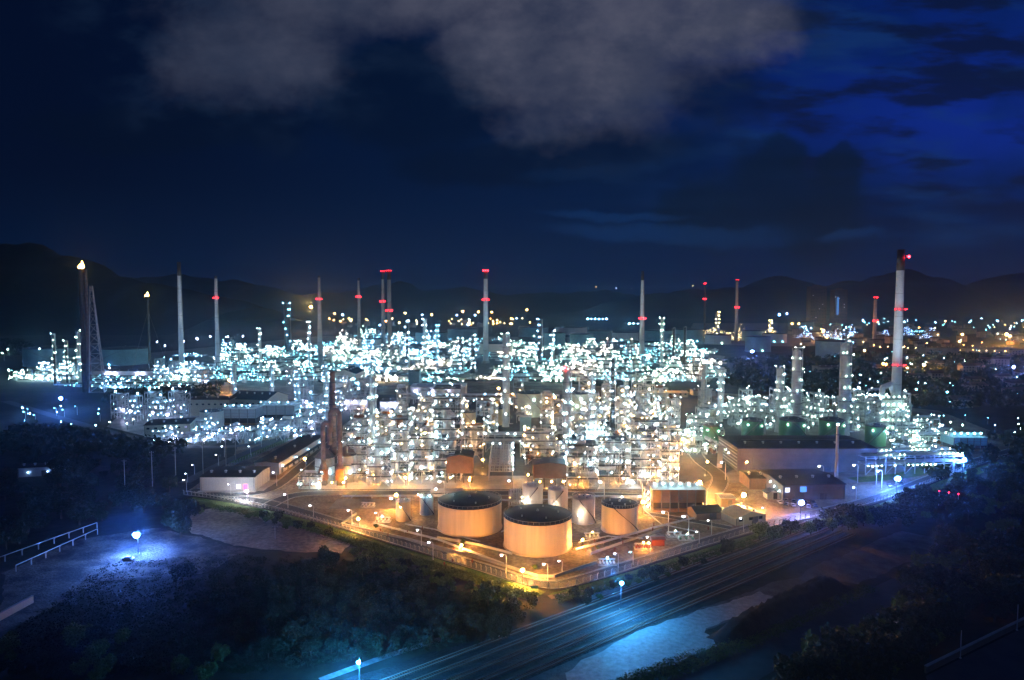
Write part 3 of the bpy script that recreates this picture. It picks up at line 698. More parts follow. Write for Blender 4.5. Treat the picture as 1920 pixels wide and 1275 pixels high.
# cooling tower (brown, in front) and the cell rows
def cooling_tower(px0, px1, ybase, depth, h, cells, label, key='wall_brown', lk='L_white', lr=.5, base_h=0.42):
    A = P(px0, ybase); Bp = P(px1, ybase); w = Bp.x - A.x
    root = empty('cooling_tower', ((A.x + Bp.x) / 2, A.y + depth / 2, 0)); tag(root, label, 'cooling tower', 'cooling towers')
    x, y = w / 2, depth / 2; zb = h * base_h
    b = MB(); b.box((0, 0, (h + zb) / 2), (w, depth, h - zb), key); b.build('casing', root)
    b = MB(); b.box((0, 0, zb * .5), (w * .97, depth * .7, zb), 'black_paint'); b.build('fill', root)
    b = MB(); b.box((0, 0, .6), (w * 1.02, depth * 1.02, 1.2), 'wood_brown'); b.build('basin', root)
    pm = MB(); pm.box((0, 0, h / 2), (.4, .3, h), 'concrete_dark'); pmm = pm.mesh('column')
    for i in range(cells + 1):
        place(pmm, 'column', root, (-x + w * i / cells, -y - .2, 0))
    b = MB()
    for i in range(cells):
        for k in range(3): b.box((-x + w * (i + .5) / cells, -y - .08, zb + (h - zb) * (k + .5) / 3), (w / cells * .96, .1, .10), 'wood_brown')
    tag(b.build('batten', root), kind='stuff')
    fr = min(w / cells, depth) * .40
    fm = MB(); fm.lathe([(fr, 0), (fr * .88, .9), (fr * .96, 2.0), (fr * .84, 2.0), (fr * .78, .9), (fr * .85, 0)], 'white_paint', 16)
    for k in range(4): fm.bar((0, 0, 1.2), (fr * .75 * math.cos(k * 1.57), fr * .75 * math.sin(k * 1.57), 1.3), .35, 'steel_dark', .08)
    fmm = fm.mesh('fan_stack')
    for i in range(cells): place(fmm, 'fan_stack', root, (-x + w * (i + .5) / cells, 0, h))
    b = MB(); b.box((0, 0, h + .1), (w * 1.03, depth * 1.06, .2), 'white_paint')
    for i in range(cells * 3 + 1):
        xx = -x + w * i / (cells * 3); b.bar((xx, -y, h), (xx, -y, h + 1.2), .07, 'white_paint')
    for zz in (.6, 1.2): b.bar((-x, -y, h + zz), (x, -y, h + zz), .07, 'white_paint')
    b.build('fan_deck', root)
    for i in range(cells):
        lamp(root, (-x + w * (i + .25) / cells, -y * .8, h + 2.6), lr, lk)
    return root, x, y, h
rt, x, y, h = cooling_tower(1224, 1320, 960, 11, 10.6, 6, 'brown timber cooling tower with six bays and white lit fan deck')
b = MB()
for k in range(4):
    z = k * h / 3.3
    b.box((-x - 2, 0, z + .1), (3, 6, .18), 'white_paint')
for sx in (-3.4, -.6):
    for sy in (-3, 3): b.bar((-x + sx, sy, 0), (-x + sx, sy, h + 1), .3, 'white_paint')
for k in range(3): b.bar((-x - 3.4, -3, k * h / 3.3), (-x - .6, -3, (k + 1) * h / 3.3), .7, 'white_paint', .2)
b.build('stair_tower', rt)
for k in range(3): lamp(rt, (-x - 2, -3.6, 2.4 + k * h / 3.3), .4, 'L_white')
b = MB(); b.cyl((x + 2.2, 0, 0), (x + 2.2, 0, h - 2), .7, .7, 'white_paint'); b.cyl((x + 2.2, 0, h - 2), (x, 0, h - 1), .7, .7, 'white_paint'); b.build('riser_pipe', rt)
cooling_tower(418, 480, 797, 16, 13, 4, 'pale cooling cells in a row beside the pale grey tank', 'wall_panel', 'L_cool', .6)
cooling_tower(484, 552, 790, 16, 13, 4, 'pale cooling cells in a row nearest the vessels with ducts', 'wall_panel', 'L_cool', .6)
cooling_tower(1788, 1850, 846, 14, 9, 5, 'blue-lit fan bank on the far edge of the site beside the blue floodlight', 'tank_teal', 'L_cyan', .7)

# ------------------------------------------------------------------ stacks
def stack(px, ytop, ybase, wtop, wbase, label, key='stack_white', cap=0.12, rings=(), top='L_red', topr=.8, lit=None, glow=1.0, ladder=True, name='chimney_stack'):
    q = P(px, ybase); Y = q.y; h = ZH(Y, ytop); s = Y / F
    rt_, rb = wtop / 2 * s, wbase / 2 * s
    root = empty(name, (q.x, q.y, 0)); tag(root, label, 'chimney', 'tall stacks')
    zc = h * (1 - cap); rc = rb + (rt_ - rb) * (1 - cap)
    b = MB(); b.cyl((0, 0, 0), (0, 0, zc), rb, rc, key, 20, False)
    b.cyl((0, 0, 0), (0, 0, h * .02), rb * 1.25, rb * 1.2, 'concrete', 20); b.build('shaft', root)
    b = MB(); b.lathe([(rc * 1.0, zc), (rc * 1.03, zc), (rt_, h), (rt_ * .7, h), (rt_ * .6, h - rt_ * 2)], 'black_paint', 20)
    b.build('cap', root)
    b = MB()
    for k in range(1, 7):
        z = zc * k / 7; rr = rb + (rc - rb) * k / 7; b.cyl((0, 0, z), (0, 0, z + .35 * s), rr * 1.03, rr * 1.03, 'steel_dark', 20)
    b.bar((rb * 1.02, -rb * .3, 0), (rt_ * 1.03, -rt_ * .3, h * .98), .25 * s, 'steel_dark'); b.build('ladder', root)
    for yr in rings:
        z = ZH(Y, yr); k = z / h; rr = rb + (rt_ - rb) * k
        b = MB(); ro = rr * 1.5 + .5
        b.lathe([(rr, z - .3 * s), (ro, z - .3 * s), (ro, z), (rr, z)], 'steel_dark', 20)
        for j in range(12):
            t = j * math.pi / 6; b.bar((ro * .97 * math.cos(t), ro * .97 * math.sin(t), z), (ro * .97 * math.cos(t), ro * .97 * math.sin(t), z + 1.2), .12 * s, 'steel_dark')
        pl = b.build('platform', root)
        lm = lamp_mesh(1.15 * s, 'L_red')
        for a in (-150, -115, -65, -30, 90): place(lm, 'beacon', root, (ro * math.cos(R(a)), ro * math.sin(R(a)), z + 1.0))
    if top:
        lm = lamp_mesh(topr * s, top)
        for a in (-160, -90, -20): place(lm, 'beacon', root, (rt_ * 1.25 * math.cos(R(a)), rt_ * 1.25 * math.sin(R(a)), h + .6))
    if lit:
        for (dx, dy, col, e) in lit:
            l = bpy.data.lights.new('added_stack_spot', 'SPOT'); l.energy = e; l.color = col; l.spot_size = R(34); l.spot_blend = .8; l.shadow_soft_size = 1.0  # added spotlight without any fixture, brightens the shaft
            o = bpy.data.objects.new('added_stack_spot', l); COL.objects.link(o); o.location = (q.x + dx, q.y + dy, 14)
            o.rotation_euler = (Vector((0, 0, h * .62)) - Vector((dx, dy, 14))).to_track_quat('-Z', 'Y').to_euler()
    return root
CW = (.70, .86, 1.0); CY = (.35, .75, 1.0); WW = (1, .9, .78)
stack(1678, 468, 805, 12.5, 19, 'tall white chimney with two red lamp rings, standing alone over the dark town side', 'stack_white', .115, (582, 686), None, lit=((-30, -75, CW, 3.0e5),))
_o = [o for o in COL.objects if o.name == 'chimney_stack'][0]
lamp(_o, (4.2, -3.4, 131.5), 1.1, 'L_redstrong'); lamp(_o, (5.0, -2, 131.5), .8, 'L_redstrong')
stack(341, 491, 690, 6.5, 10, 'white chimney with black tip and no lamps next to the thin flare pipe', 'stack_white', .13, (), None, lit=((20, -90, CW, 2.2e5),))
stack(409, 517, 692, 5, 9, 'white chimney with one red ring and a lamp-lit lattice at its foot', 'stack_white', .03, (560,), None, lit=((20, -90, CW, 1.7e5),))
stack(601, 517, 690, 4.5, 11, 'grey tapering chimney with one red ring in front of the far blue plant', 'stack_grey', .02, (562,), None, lit=((0, -90, WW, 1.1e5),))
stack(674, 521, 650, 4.5, 8, 'slim grey chimney with one red ring just before the twin pair', 'stack_grey', .04, (557,), None, lit=((0, -120, CW, 2.0e5),))
stack(719, 509, 655, 5, 8, 'darker slim chimney of the twin pair with red top lamps', 'stack_grey', .10, (566,), 'L_red', lit=((0, -120, WW, 1.4e5),))
stack(731, 508, 672, 7, 9, 'double-flued pale chimney of the twin pair with red top lamps', 'stack_grey', .10, (583,), 'L_red', lit=((0, -100, WW, 1.6e5),))
stack(911, 508, 680, 7, 11, 'white chimney crowned by the brightest red lamp cluster', 'stack_white', .085, (563,), 'L_redstrong', 1.3, lit=((20, -90, CY, 2.2e5),))
stack(1203, 508, 682, 5, 11, 'white chimney with black tip and one low red ring near the middle hill', 'stack_white', .10, (598,), None, lit=((0, -90, CW, 2.0e5),))
stack(1380, 525, 640, 4, 7, 'small pale chimney over the yellow-lit plant', 'stack_grey', .03, (577,), 'L_red', .5, lit=((0, -160, WW, 2.6e5),))
stack(1639, 558, 642, 5, 7, 'short grey chimney with a red top in the town beside the tall white one', 'stack_grey', .04, (602,), 'L_red', .9, lit=((0, -160, CW, 1.2e5),))
stack(1320, 532, 630, 3, 4, 'thin dark flare mast with a white tip lamp above the yellow-lit plant', 'steel_dark', .05, (561,), 'L_red', .8)

# flares
def flame(parent, z, s):
    b = MB()
    b.lathe([(.35 * s, 0), (.75 * s, .5 * s), (.6 * s, 1.3 * s), (.28 * s, 2.2 * s), (.03 * s, 3.0 * s)], 'flame', 9)
    b.lathe([(.3 * s, 0), (.5 * s, .5 * s), (.3 * s, 1.1 * s), (.03 * s, 1.7 * s)], 'flame', 8, (-.9 * s, 0, 0))
    b.lathe([(.2 * s, 0), (.35 * s, .4 * s), (.03 * s, 1.2 * s)], 'flame', 8, (-1.5 * s, .2 * s, 0))
    return b.build('flame', parent, (0, 0, z))
q = P(163, 735); h = ZH(q.y, 503); s = q.y / F
root = empty('flare_tower', q); tag(root, 'dark double flare riser with burning flame and leaning lattice derrick', 'flare')
b = MB(); b.cyl((-2, 0, 0), (-2, 0, h), 2.6, 2.1, 'steel_dark', 14); b.build('riser', root)
b = MB(); b.cyl((2.6, 1.2, 0), (2.2, 1.2, h * .99), 2.0, 1.7, 'duct', 14); b.build('riser', root)
b = MB(); tip = Vector((7, 3, h * .86)); ft_ = [Vector((6, -6, 0)), Vector((21, -4, 0)), Vector((14, 12, 0))]
for a in ft_: b.bar(a, tip + (a - Vector((13, 0, 0))) * .14, .7, 'steel')
N_ = 11
for k in range(N_):
    t0, t1 = k / N_, (k + 1) / N_
    lv = lambda t: [a + (tip + (a - Vector((13, 0, 0))) * .14 - a) * t for a in ft_]
    A_, B_ = lv(t0), lv(t1)
    for i in range(3):
        b.bar(A_[i], A_[(i + 1) % 3], .35, 'steel'); b.bar(A_[i], B_[(i + 1) % 3], .35, 'steel')
b.build('derrick', root)
b = MB()
for k in range(2, 9): b.cyl((0, .4, h * k / 9), (0, .4, h * k / 9 + .5), 5.2, 5.2, 'steel_dark', 12)
b.build('platform', root); flame(root, h, 2.6)
q = P(281, 688); h = ZH(q.y, 556)
root = empty('flare_stack', q); tag(root, 'thin dark flare pipe topped by a small orange flame', 'flare')
b = MB(); b.cyl((0, 0, 0), (0, 0, h), 1.7, 1.3, 'steel_dark', 10)
b.build('riser', root)
b = MB(); b.lathe([(1.6, -1), (1.9, 0), (1.9, .6), (1.4, .6)], 'steel_dark', 10, (0, 0, h)); b.build('tip', root); flame(root, h, 2.3)
b = MB()
for k in range(3):
    t = k * 2.09; b.bar((0, 0, h * .8), (26 * math.cos(t), 26 * math.sin(t), 0), .16, 'steel')
tag(b.build('guy_wire', root), kind='stuff')
# vent pole in front of the warehouse
q = P(1567, 925); h = ZH(q.y, 797)
root = empty('vent_stack', q); tag(root, 'slender grey vent pipe with a lamp on top in front of the huge warehouse', 'chimney')
b = MB(); b.cyl((0, 0, 0), (0, 0, h * .55), 1.05, .75, 'stack_grey', 14); b.cyl((0, 0, h * .55), (0, 0, h), .75, .6, 'stack_grey', 14); b.build('shaft', root)
b = MB(); b.cyl((0, 0, h * .86), (0, 0, h * .87), 1.5, 1.5, 'steel_dark', 12); b.build('platform', root)
lamp(root, (0, -.3, h + .5), .5, 'L_violet'); lamp(root, (-2.5, -1.5, 1.8), .45, 'L_white'); lamp(root, (2.0, -1.5, 1.6), .4, 'L_white')

# ------------------------------------------------------------------ process plant
def frame_unit(w, d, h, seed, lk, nl, lr, lk2=None, dense=1.0, full=False):
    """open steel structure: frame, decks, vessels, pipework and lamps"""
    r = random.Random(seed); root = empty('process_structure')
    nx = max(1, round(w / 6)); ny = max(1, round(d / 6)); nz = max(1, round(h / 5.5))
    xs = [-w / 2 + w * i / nx for i in range(nx + 1)]; ys = [-d / 2 + d * i / ny for i in range(ny + 1)]; zs = [h * (i + 1) / nz for i in range(nz)]
    b = MB()
    for x in xs:
        for y in ys: b.box((x, y, h / 2), (.42, .42, h), 'steel')
    for z in zs:
        for y in ys: b.box((0, y, z), (w, .28, .4), 'steel')
        for x in xs: b.box((x, 0, z - .05), (.28, d, .38), 'steel')
    for i in range(nx):
        for k in range(nz):
            if r.random() < .45:
                z0 = zs[k - 1] if k else 0; s = r.random() < .5
                for y in (ys[0], ys[-1]):
                    if r.random() < .7: b.bar((xs[i] if s else xs[i + 1], y, z0), (xs[i + 1] if s else xs[i], y, zs[k]), .2, 'steel')
    for k in range(nz):
        if r.random() < .5:
            z0 = zs[k - 1] if k else 0
            for x in (xs[0], xs[-1]): b.bar((x, ys[0], z0), (x, ys[-1], zs[k]), .2, 'steel')
    b.build('steel_frame', root)
    b = MB()
    for z in zs:
        for hh in (.55, 1.1):
            b.box((0, -d / 2 - .15, z + hh), (w, .07, .07), 'steel'); b.box((0, d / 2 + .15, z + hh), (w, .07, .07), 'steel')
            for sx in (-1, 1): b.box((sx * (w / 2 + .15), 0, z + hh), (.07, d, .07), 'steel')
    z0 = 0
    for k, z in enumerate(zs):                     # stair flights on the front
        s = 1 if k % 2 else -1; xx = w / 2 - 3.2
        b.bar((xx - 2.4 * s, -d / 2 - .9, z0), (xx + 2.4 * s, -d / 2 - .9, z), .8, 'steel', .16); z0 = z
    tag(b.build('handrail', root), kind='stuff')
    for z in zs:
        x0 = -w / 2 if r.random() < .6 else r.uniform(-w / 2, 0); x1 = w / 2 if r.random() < .6 else r.uniform(max(x0 + 2, 0), w / 2)
        if full: x0, x1 = -w / 2, w / 2
        db = MB()
        if full: db.box((0, -d / 2 - .2, z), (w + .6, .12, .55), 'steel_dark')
        db.box(((x0 + x1) / 2, r.choice((0, d * .2)), z + .24), (x1 - x0, d * r.choice((.5, .96)) if True else d, .08), 'grating'); db.build('deck', root)
    for k in range(int(2 + w * d / 60 * dense)):
        vb = MB(); t = r.random(); x = r.uniform(-w / 2 + 2, w / 2 - 2); y = r.uniform(-d / 2 + 2, d / 2 - 2)
        key = r.choice(('vessel', 'alu', 'vessel', 'rust' if r.random() < .3 else 'alu'))
        if t < .55:
            rr = r.uniform(.9, min(2.2, d / 4)); z0 = r.choice([0.6] + zs[:-1]); hh = min(h * 1.05 - z0, r.uniform(5, 16))
            vb.lathe([(0.05, z0), (rr * .7, z0 + .2), (rr, z0 + rr * .6), (rr, z0 + hh - rr * .6), (rr * .7, z0 + hh - .2), (.05, z0 + hh)], key, 12, (x, y, 0))
            for q in range(2): vb.cyl((x, y, z0 + hh * r.uniform(.3, .8)), (x + r.choice((-1, 1)) * (rr + .8), y, z0 + hh * r.uniform(.3, .8)), .22, .22, key, 6)
        else:
            rr = r.uniform(.7, 1.5); L = r.uniform(4, min(10, w * .7)); z = r.choice([1.5] + [q + rr + .4 for q in zs[:]])
            x = max(-w / 2 + L / 2, min(w / 2 - L / 2, x))
            vb.cyl((x - L / 2, y, z), (x + L / 2, y, z), rr, rr, key, 12)
            vb.cyl((x - L / 2 - rr * .5, y, z), (x - L / 2, y, z), rr * .4, rr, key, 12, False); vb.cyl((x + L / 2, y, z), (x + L / 2 + rr * .5, y, z), rr, rr * .4, key, 12, False)
            for sx in (-.3, .3): vb.box((x + sx * L, y, z - rr - .2), (.5, rr * 1.5, .6), 'concrete')
        vb.build('vessel', root)
    b = MB()
    for k in range(int((10 + w * h / 14) * dense)):
        rr = r.choice((.1, .14, .18, .26)); key = r.choice(('alu', 'alu', 'steel', 'vessel'))
        x, y = r.uniform(-w / 2, w / 2), r.choice((-d / 2 + r.uniform(0, 1.5), r.uniform(-d / 2, d / 2))); z = r.uniform(.8, h)
        x2 = max(-w / 2, min(w / 2, x + r.uniform(-8, 8))); z2 = max(.4, min(h + 1, z + r.uniform(-10, 10))); y2 = y + r.uniform(-3, 3)
        pts = [(x, y, z), (x2, y, z), (x2, y, z2), (x2, max(-d / 2, min(d / 2, y2)), z2)]
        for a, c in zip(pts, pts[1:]):
            if (Vector(a) - Vector(c)).length > .2: b.cyl(a, c, rr, rr, key, 6, False)
    tag(b.build('pipework', root), kind='stuff')
    spots = []
    for z in [0.6] + zs:
        m_ = max(2, int(w / 2.6))
        for k in range(m_): spots.append((-w / 2 + w * (k + .5) / m_, -d / 2 - .5, z + 2.2, 1))
        for y in (-d / 2, 0, d / 2):
            for sx in (-1, 1): spots.append((sx * (w / 2 + .4), y, z + 2.2, .8))
        for k in range(2): spots.append((r.uniform(-w / 2, w / 2), r.uniform(-d / 2, d / 2), z + 2.5, .8))
    r.shuffle(spots)
    for (x, y, z, wt) in spots[:int(nl * .85)]:
        key = lk2 if (lk2 and r.random() < .2) else lk
        lamp(root, (x, y, min(z, h + 2.6)), lr * r.choice((.42, .5, .5, .6, .6, .7, .9, 1.7)), key)
    return root

def column_unit(rad, h, seed, lk, lr, key='vessel', step=6.5, duty=1.0, name='distillation_column'):
    r = random.Random(seed); root = empty(name)
    b = MB(); b.lathe([(rad * 1.25, 0), (rad * 1.02, 3.5), (rad, 3.6), (rad, h * .62), (rad * .9, h * .66), (rad * .9, h - rad * .6), (rad * .6, h - .2), (.05, h)], key, 18)
    z = 6
    while z < h - 2: b.cyl((0, 0, z), (0, 0, z + .22), rad * 1.03, rad * 1.03, 'steel', 18); z += 3.1
    b.build('shell', root)
    b = MB(); px = rad + .55
    b.tube([(0, 0, h), (0, 0, h + 1.2), (px, -.4, h + 1.2), (px, -.4, 2.5), (px + 3, -.4, 2.5)], .38, 'alu', 8); b.build('overhead_pipe', root)
    b = MB(); b.bar((-rad - .35, -.5, 0), (-rad - .35, -.5, h + 1), .12, 'steel', .6); b.build('ladder', root)
    n = max(2, int(h / step)); lm = lamp_mesh(lr, lk)
    for i in range(n):
        z = h * (i + 1) / n - .4; a0 = r.choice((-160, -120, -60, 180)); ro = rad + 1.3
        pb = MB(); q = 12; span = r.choice((200, 260, 360))
        for k in range(q):
            t0, t1 = R(a0 + span * k / q), R(a0 + span * (k + 1) / q)
            vs = [(c_ * math.cos(t), c_ * math.sin(t), z + dz) for dz in (0, .12) for t in (t0, t1) for c_ in (rad * 1.01, ro)]
            pb.add(vs, [(0, 2, 3, 1), (4, 5, 7, 6), (1, 3, 7, 5)], 'grating')
            A_, B_ = (ro * math.cos(t0), ro * math.sin(t0)), (ro * math.cos(t1), ro * math.sin(t1))
            pb.bar((*A_, z), (*A_, z + 1.1), .07, 'steel'); pb.bar((*A_, z + 1.1), (*B_, z + 1.1), .07, 'steel')
        pb.build('platform', root)
        for k in range(2 if r.random() < .8 * duty else 1):
            t = R(r.uniform(-170, -10)); place(lm, 'lamp', root, (ro * math.cos(t), ro * math.sin(t), z + 2.1))
    return root

def pipe_rack(L, w, h, seed, lk, nl, lr):
    r = random.Random(seed); root = empty('pipe_rack'); n = max(2, int(L / 6)); b = MB()
    lv = (h * .6, h)
    for i in range(n + 1):
        x = -L / 2 + L * i / n
        for y in (-w / 2, w / 2): b.box((x, y, h / 2), (.4, .4, h), 'steel')
        for z in lv: b.box((x, 0, z), (.35, w, .4), 'steel')
        if i % 2 == 0 and i < n: b.bar((x, -w / 2, 0), (x + L / n, -w / 2, h * .6), .2, 'steel')
    for z in lv:
        for y in (-w / 2, w / 2): b.box((0, y, z - .4), (L, .25, .35), 'steel')
    b.build('steel_frame', root); b = MB()
    for z in lv:
        y = -w / 2 + .4
        while y < w / 2 - .3:
            rr = r.choice((.12, .18, .25, .32)); b.cyl((-L / 2, y, z + .25 + rr), (L / 2, y, z + .25 + rr), rr, rr, r.choice(('alu', 'steel', 'vessel')), 8); y += rr * 2 + .22
    tag(b.build('pipework', root), kind='stuff')
    lm = lamp_mesh(lr, lk)
    for k in range(nl): place(lm, 'lamp', root, (-L / 2 + L * (k + .5) / nl, -w / 2 - .4, r.choice((h * .6 - .8, h + 1.4))))
    return root

def put(root, px, py, rz=0.0, label=None, cat='process unit', group='lamp-lit process structures'):
    root.location = P(px, py); root.rotation_euler.z = rz
    if label: tag(root, label, cat, group)
    return root

def hero(px0, px1, ybase, ytop, depth, lk, nl, lr, label, lk2=None, dense=1.0, seed=None):
    A = P(px0, ybase); Bp = P(px1, ybase); h = ZH(A.y, ytop)
    o = frame_unit(Bp.x - A.x, depth, h, seed or int(px0 * 7 + ybase), lk, nl, lr, lk2, dense, True)
    o.location = ((A.x + Bp.x) / 2, A.y + depth / 2, 0); tag(o, label, 'process unit', 'lamp-lit process structures'); return o
hero(815, 864, 902, 728, 13, 'L_white', 56, .50, 'tall silvery square tower with many stacked decks behind the brown slotted shelter', dense=1.3)
hero(735, 766, 908, 786, 11, 'L_white', 34, .50, 'cross-braced open stair tower with zigzag flights beside the deck tower')
hero(1240, 1272, 905, 808, 11, 'L_white', 30, .50, 'slim dark-decked tower standing at the corner next to the orange junction', 'L_warm')
hero(690, 733, 912, 838, 10, 'L_white', 22, .55, 'low rusty skid with red-brown vessels in front of the grey reactor column', 'L_warm')
hero(768, 814, 906, 822, 12, 'L_white', 32, .5, 'pipe-filled low frame between the stair tower and the deck tower', 'L_warm')
hero(652, 688, 905, 835, 10, 'L_white', 18, .5, 'white-lit skid beside the orange-lit duct vessels', 'L_warm')
hero(1064, 1120, 918, 836, 14, 'L_white', 36, .5, 'white-lit pump structure nearest the white tanks', 'L_warm', 1.3)
hero(1122, 1180, 914, 830, 14, 'L_white', 38, .5, 'white-lit frame with tangled vessels in the middle of the front row', 'L_warm', 1.3)
hero(1182, 1238, 914, 826, 14, 'L_white', 36, .5, 'white-lit frame with ladders just before the slim corner tower', 'L_warm', 1.3)
hero(985, 1040, 872, 812, 14, 'L_warm', 24, .5, 'orange-lit lattice frame standing between the grey pipe rack and the big column', 'L_white')
hero(1190, 1250, 862, 790, 14, 'L_warm', 22, .5, 'amber-lit lattice frame behind the front row near the corner tower', 'L_white')
hero(870, 905, 862, 806, 12, 'L_warm', 16, .5, 'cream-lit frame of slim vertical pipes in front of the small cream tanks', 'L_white')
hero(560, 602, 917, 893, 8, 'L_white', 8, .55, 'squat white lit pump skid at the foot of the duct vessels')
# grey pipe racks running away in the centre
o = pipe_rack(52, 13, 9, 3, 'L_white', 10, .42); put(o, 940, 880, R(90), 'long grey pipe rack running away from the road between the brown shelters', 'pipe rack', 'pipe racks')
o = pipe_rack(48, 9, 11, 4, 'L_white', 10, .42); put(o, 945, 845, 0, 'wide grey cross rack of parallel pipes behind the brown slotted shelter', 'pipe rack', 'pipe racks')
o = pipe_rack(60, 9, 10, 5, 'L_white', 14, .42); put(o, 1120, 860, 0, 'long silver cross rack behind the front white-lit frames', 'pipe rack', 'pipe racks')
o = pipe_rack(60, 8, 10, 6, 'L_green', 22, .45); put(o, 1706, 885, R(6), 'low green-white pipe rack over the lit lawn next to the huge warehouse', 'pipe rack', 'pipe racks')
o = pipe_rack(50, 8, 7, 7, 'L_green', 18, .45); put(o, 1712, 865, R(6), 'rear green-white pipe rack behind the one over the lawn', 'pipe rack', 'pipe racks')
o = pipe_rack(150, 9, 9, 8, 'L_cool', 14, .5); put(o, 900, 758, R(-4), 'very long dim rack along the dark strip before the far plant', 'pipe rack', 'pipe racks')

# vessels with the dark duct stack and the inverted U ducts
q = P(630, 908); root = empty('scrubber_vessels', q); root.name = 'scrubber'; tag(root, 'lagged vessels with dark cone roofs under rusty inverted ducts and a dark stack', 'scrubber')
s = q.y / F
for xx, yy, rr, hh in ((-7.5, 6, 5.2, 14), (4.5, 7, 5.2, 15)):
    b = MB(); b.lathe([(rr, 0), (rr, hh)], 'alu', 26, (xx, yy, 0))
    for k in range(10):
        t = k * .628; b.box((xx + rr * 1.01 * math.cos(t), yy + rr * 1.01 * math.sin(t), hh / 2), (.3, .3, hh), 'steel', t)
    for z in (hh * .33, hh * .66, hh): b.lathe([(rr, z - .2), (rr + .8, z - .2), (rr + .8, z), (rr, z)], 'grating', 26, (xx, yy, 0))
    v = b.build('vessel', root); b = MB(); b.lathe([(rr * 1.06, hh), (rr * .6, hh + 2.4), (rr * .25, hh + 4.2)], 'duct', 26, (xx, yy, 0)); b.build('roof', v)
    for a in (-130, -60):
        lamp(root, (xx + (rr + .6) * math.cos(R(a)), yy + (rr + .6) * math.sin(R(a)), 6.0), .7, 'L_white')
    lamp(root, (xx - 1, yy - rr - .6, 2.5), .6, 'L_white')
ztop = ZH(q.y, 762); 
for xx, zt, key in ((-6.2, ZH(q.y, 792), 'duct'), (2.8, ZH(q.y, 768), 'duct')):
    b = MB(); pts = [(xx, -1.5, 9), (xx, -1.5, zt - 2.2)]
    for k in range(1, 7):
        t = k / 6 * math.pi; pts.append((xx - 2.6 * (1 - math.cos(t)) * (1 if xx > 0 else -.6), -1.5 + k * .25, zt - 2.2 + 2.2 * math.sin(t)))
    pts.append((pts[-1][0], .5, zt - 12))
    b.tube(pts, 1.25, key, 14)
    for z in range(10, int(zt - 4), 4): b.cyl((xx, -1.5, z), (xx, -1.5, z + .3), 1.45, 1.45, 'duct', 14)
    b.build('duct', root)
for xx in (-6.2, 2.8):
    b = MB(); b.box((xx, -1.5, 6), (4.2, 4.2, 6), 'rust'); b.box((xx, -1.5, 1.5), (3.2, 3.2, 3), 'steel_dark'); b.lathe([(2.4, 9), (1.3, 12)], 'duct', 14, (xx, -1.5, 0)); b.build('hopper', root)
b = MB(); b.cyl((-3.5, 9, 14), (-3.5, 9, ZH(q.y, 700)), 1.9, 1.5, 'duct', 16)
for z in range(18, int(ZH(q.y, 700)), 6): b.cyl((-3.5, 9, z), (-3.5, 9, z + .4), 2.0, 2.0, 'steel_dark', 16)
b.build('stack', root)
b = MB(); b.lathe([(3.6, ZH(q.y, 770)), (3.6, ZH(q.y, 769))], 'grating', 14, (-3.5, 9, 0)); b.build('platform', root)
for xx in (-8, -1, 5): lamp(root, (xx, -4.6, 2.2), .55, 'L_orange')

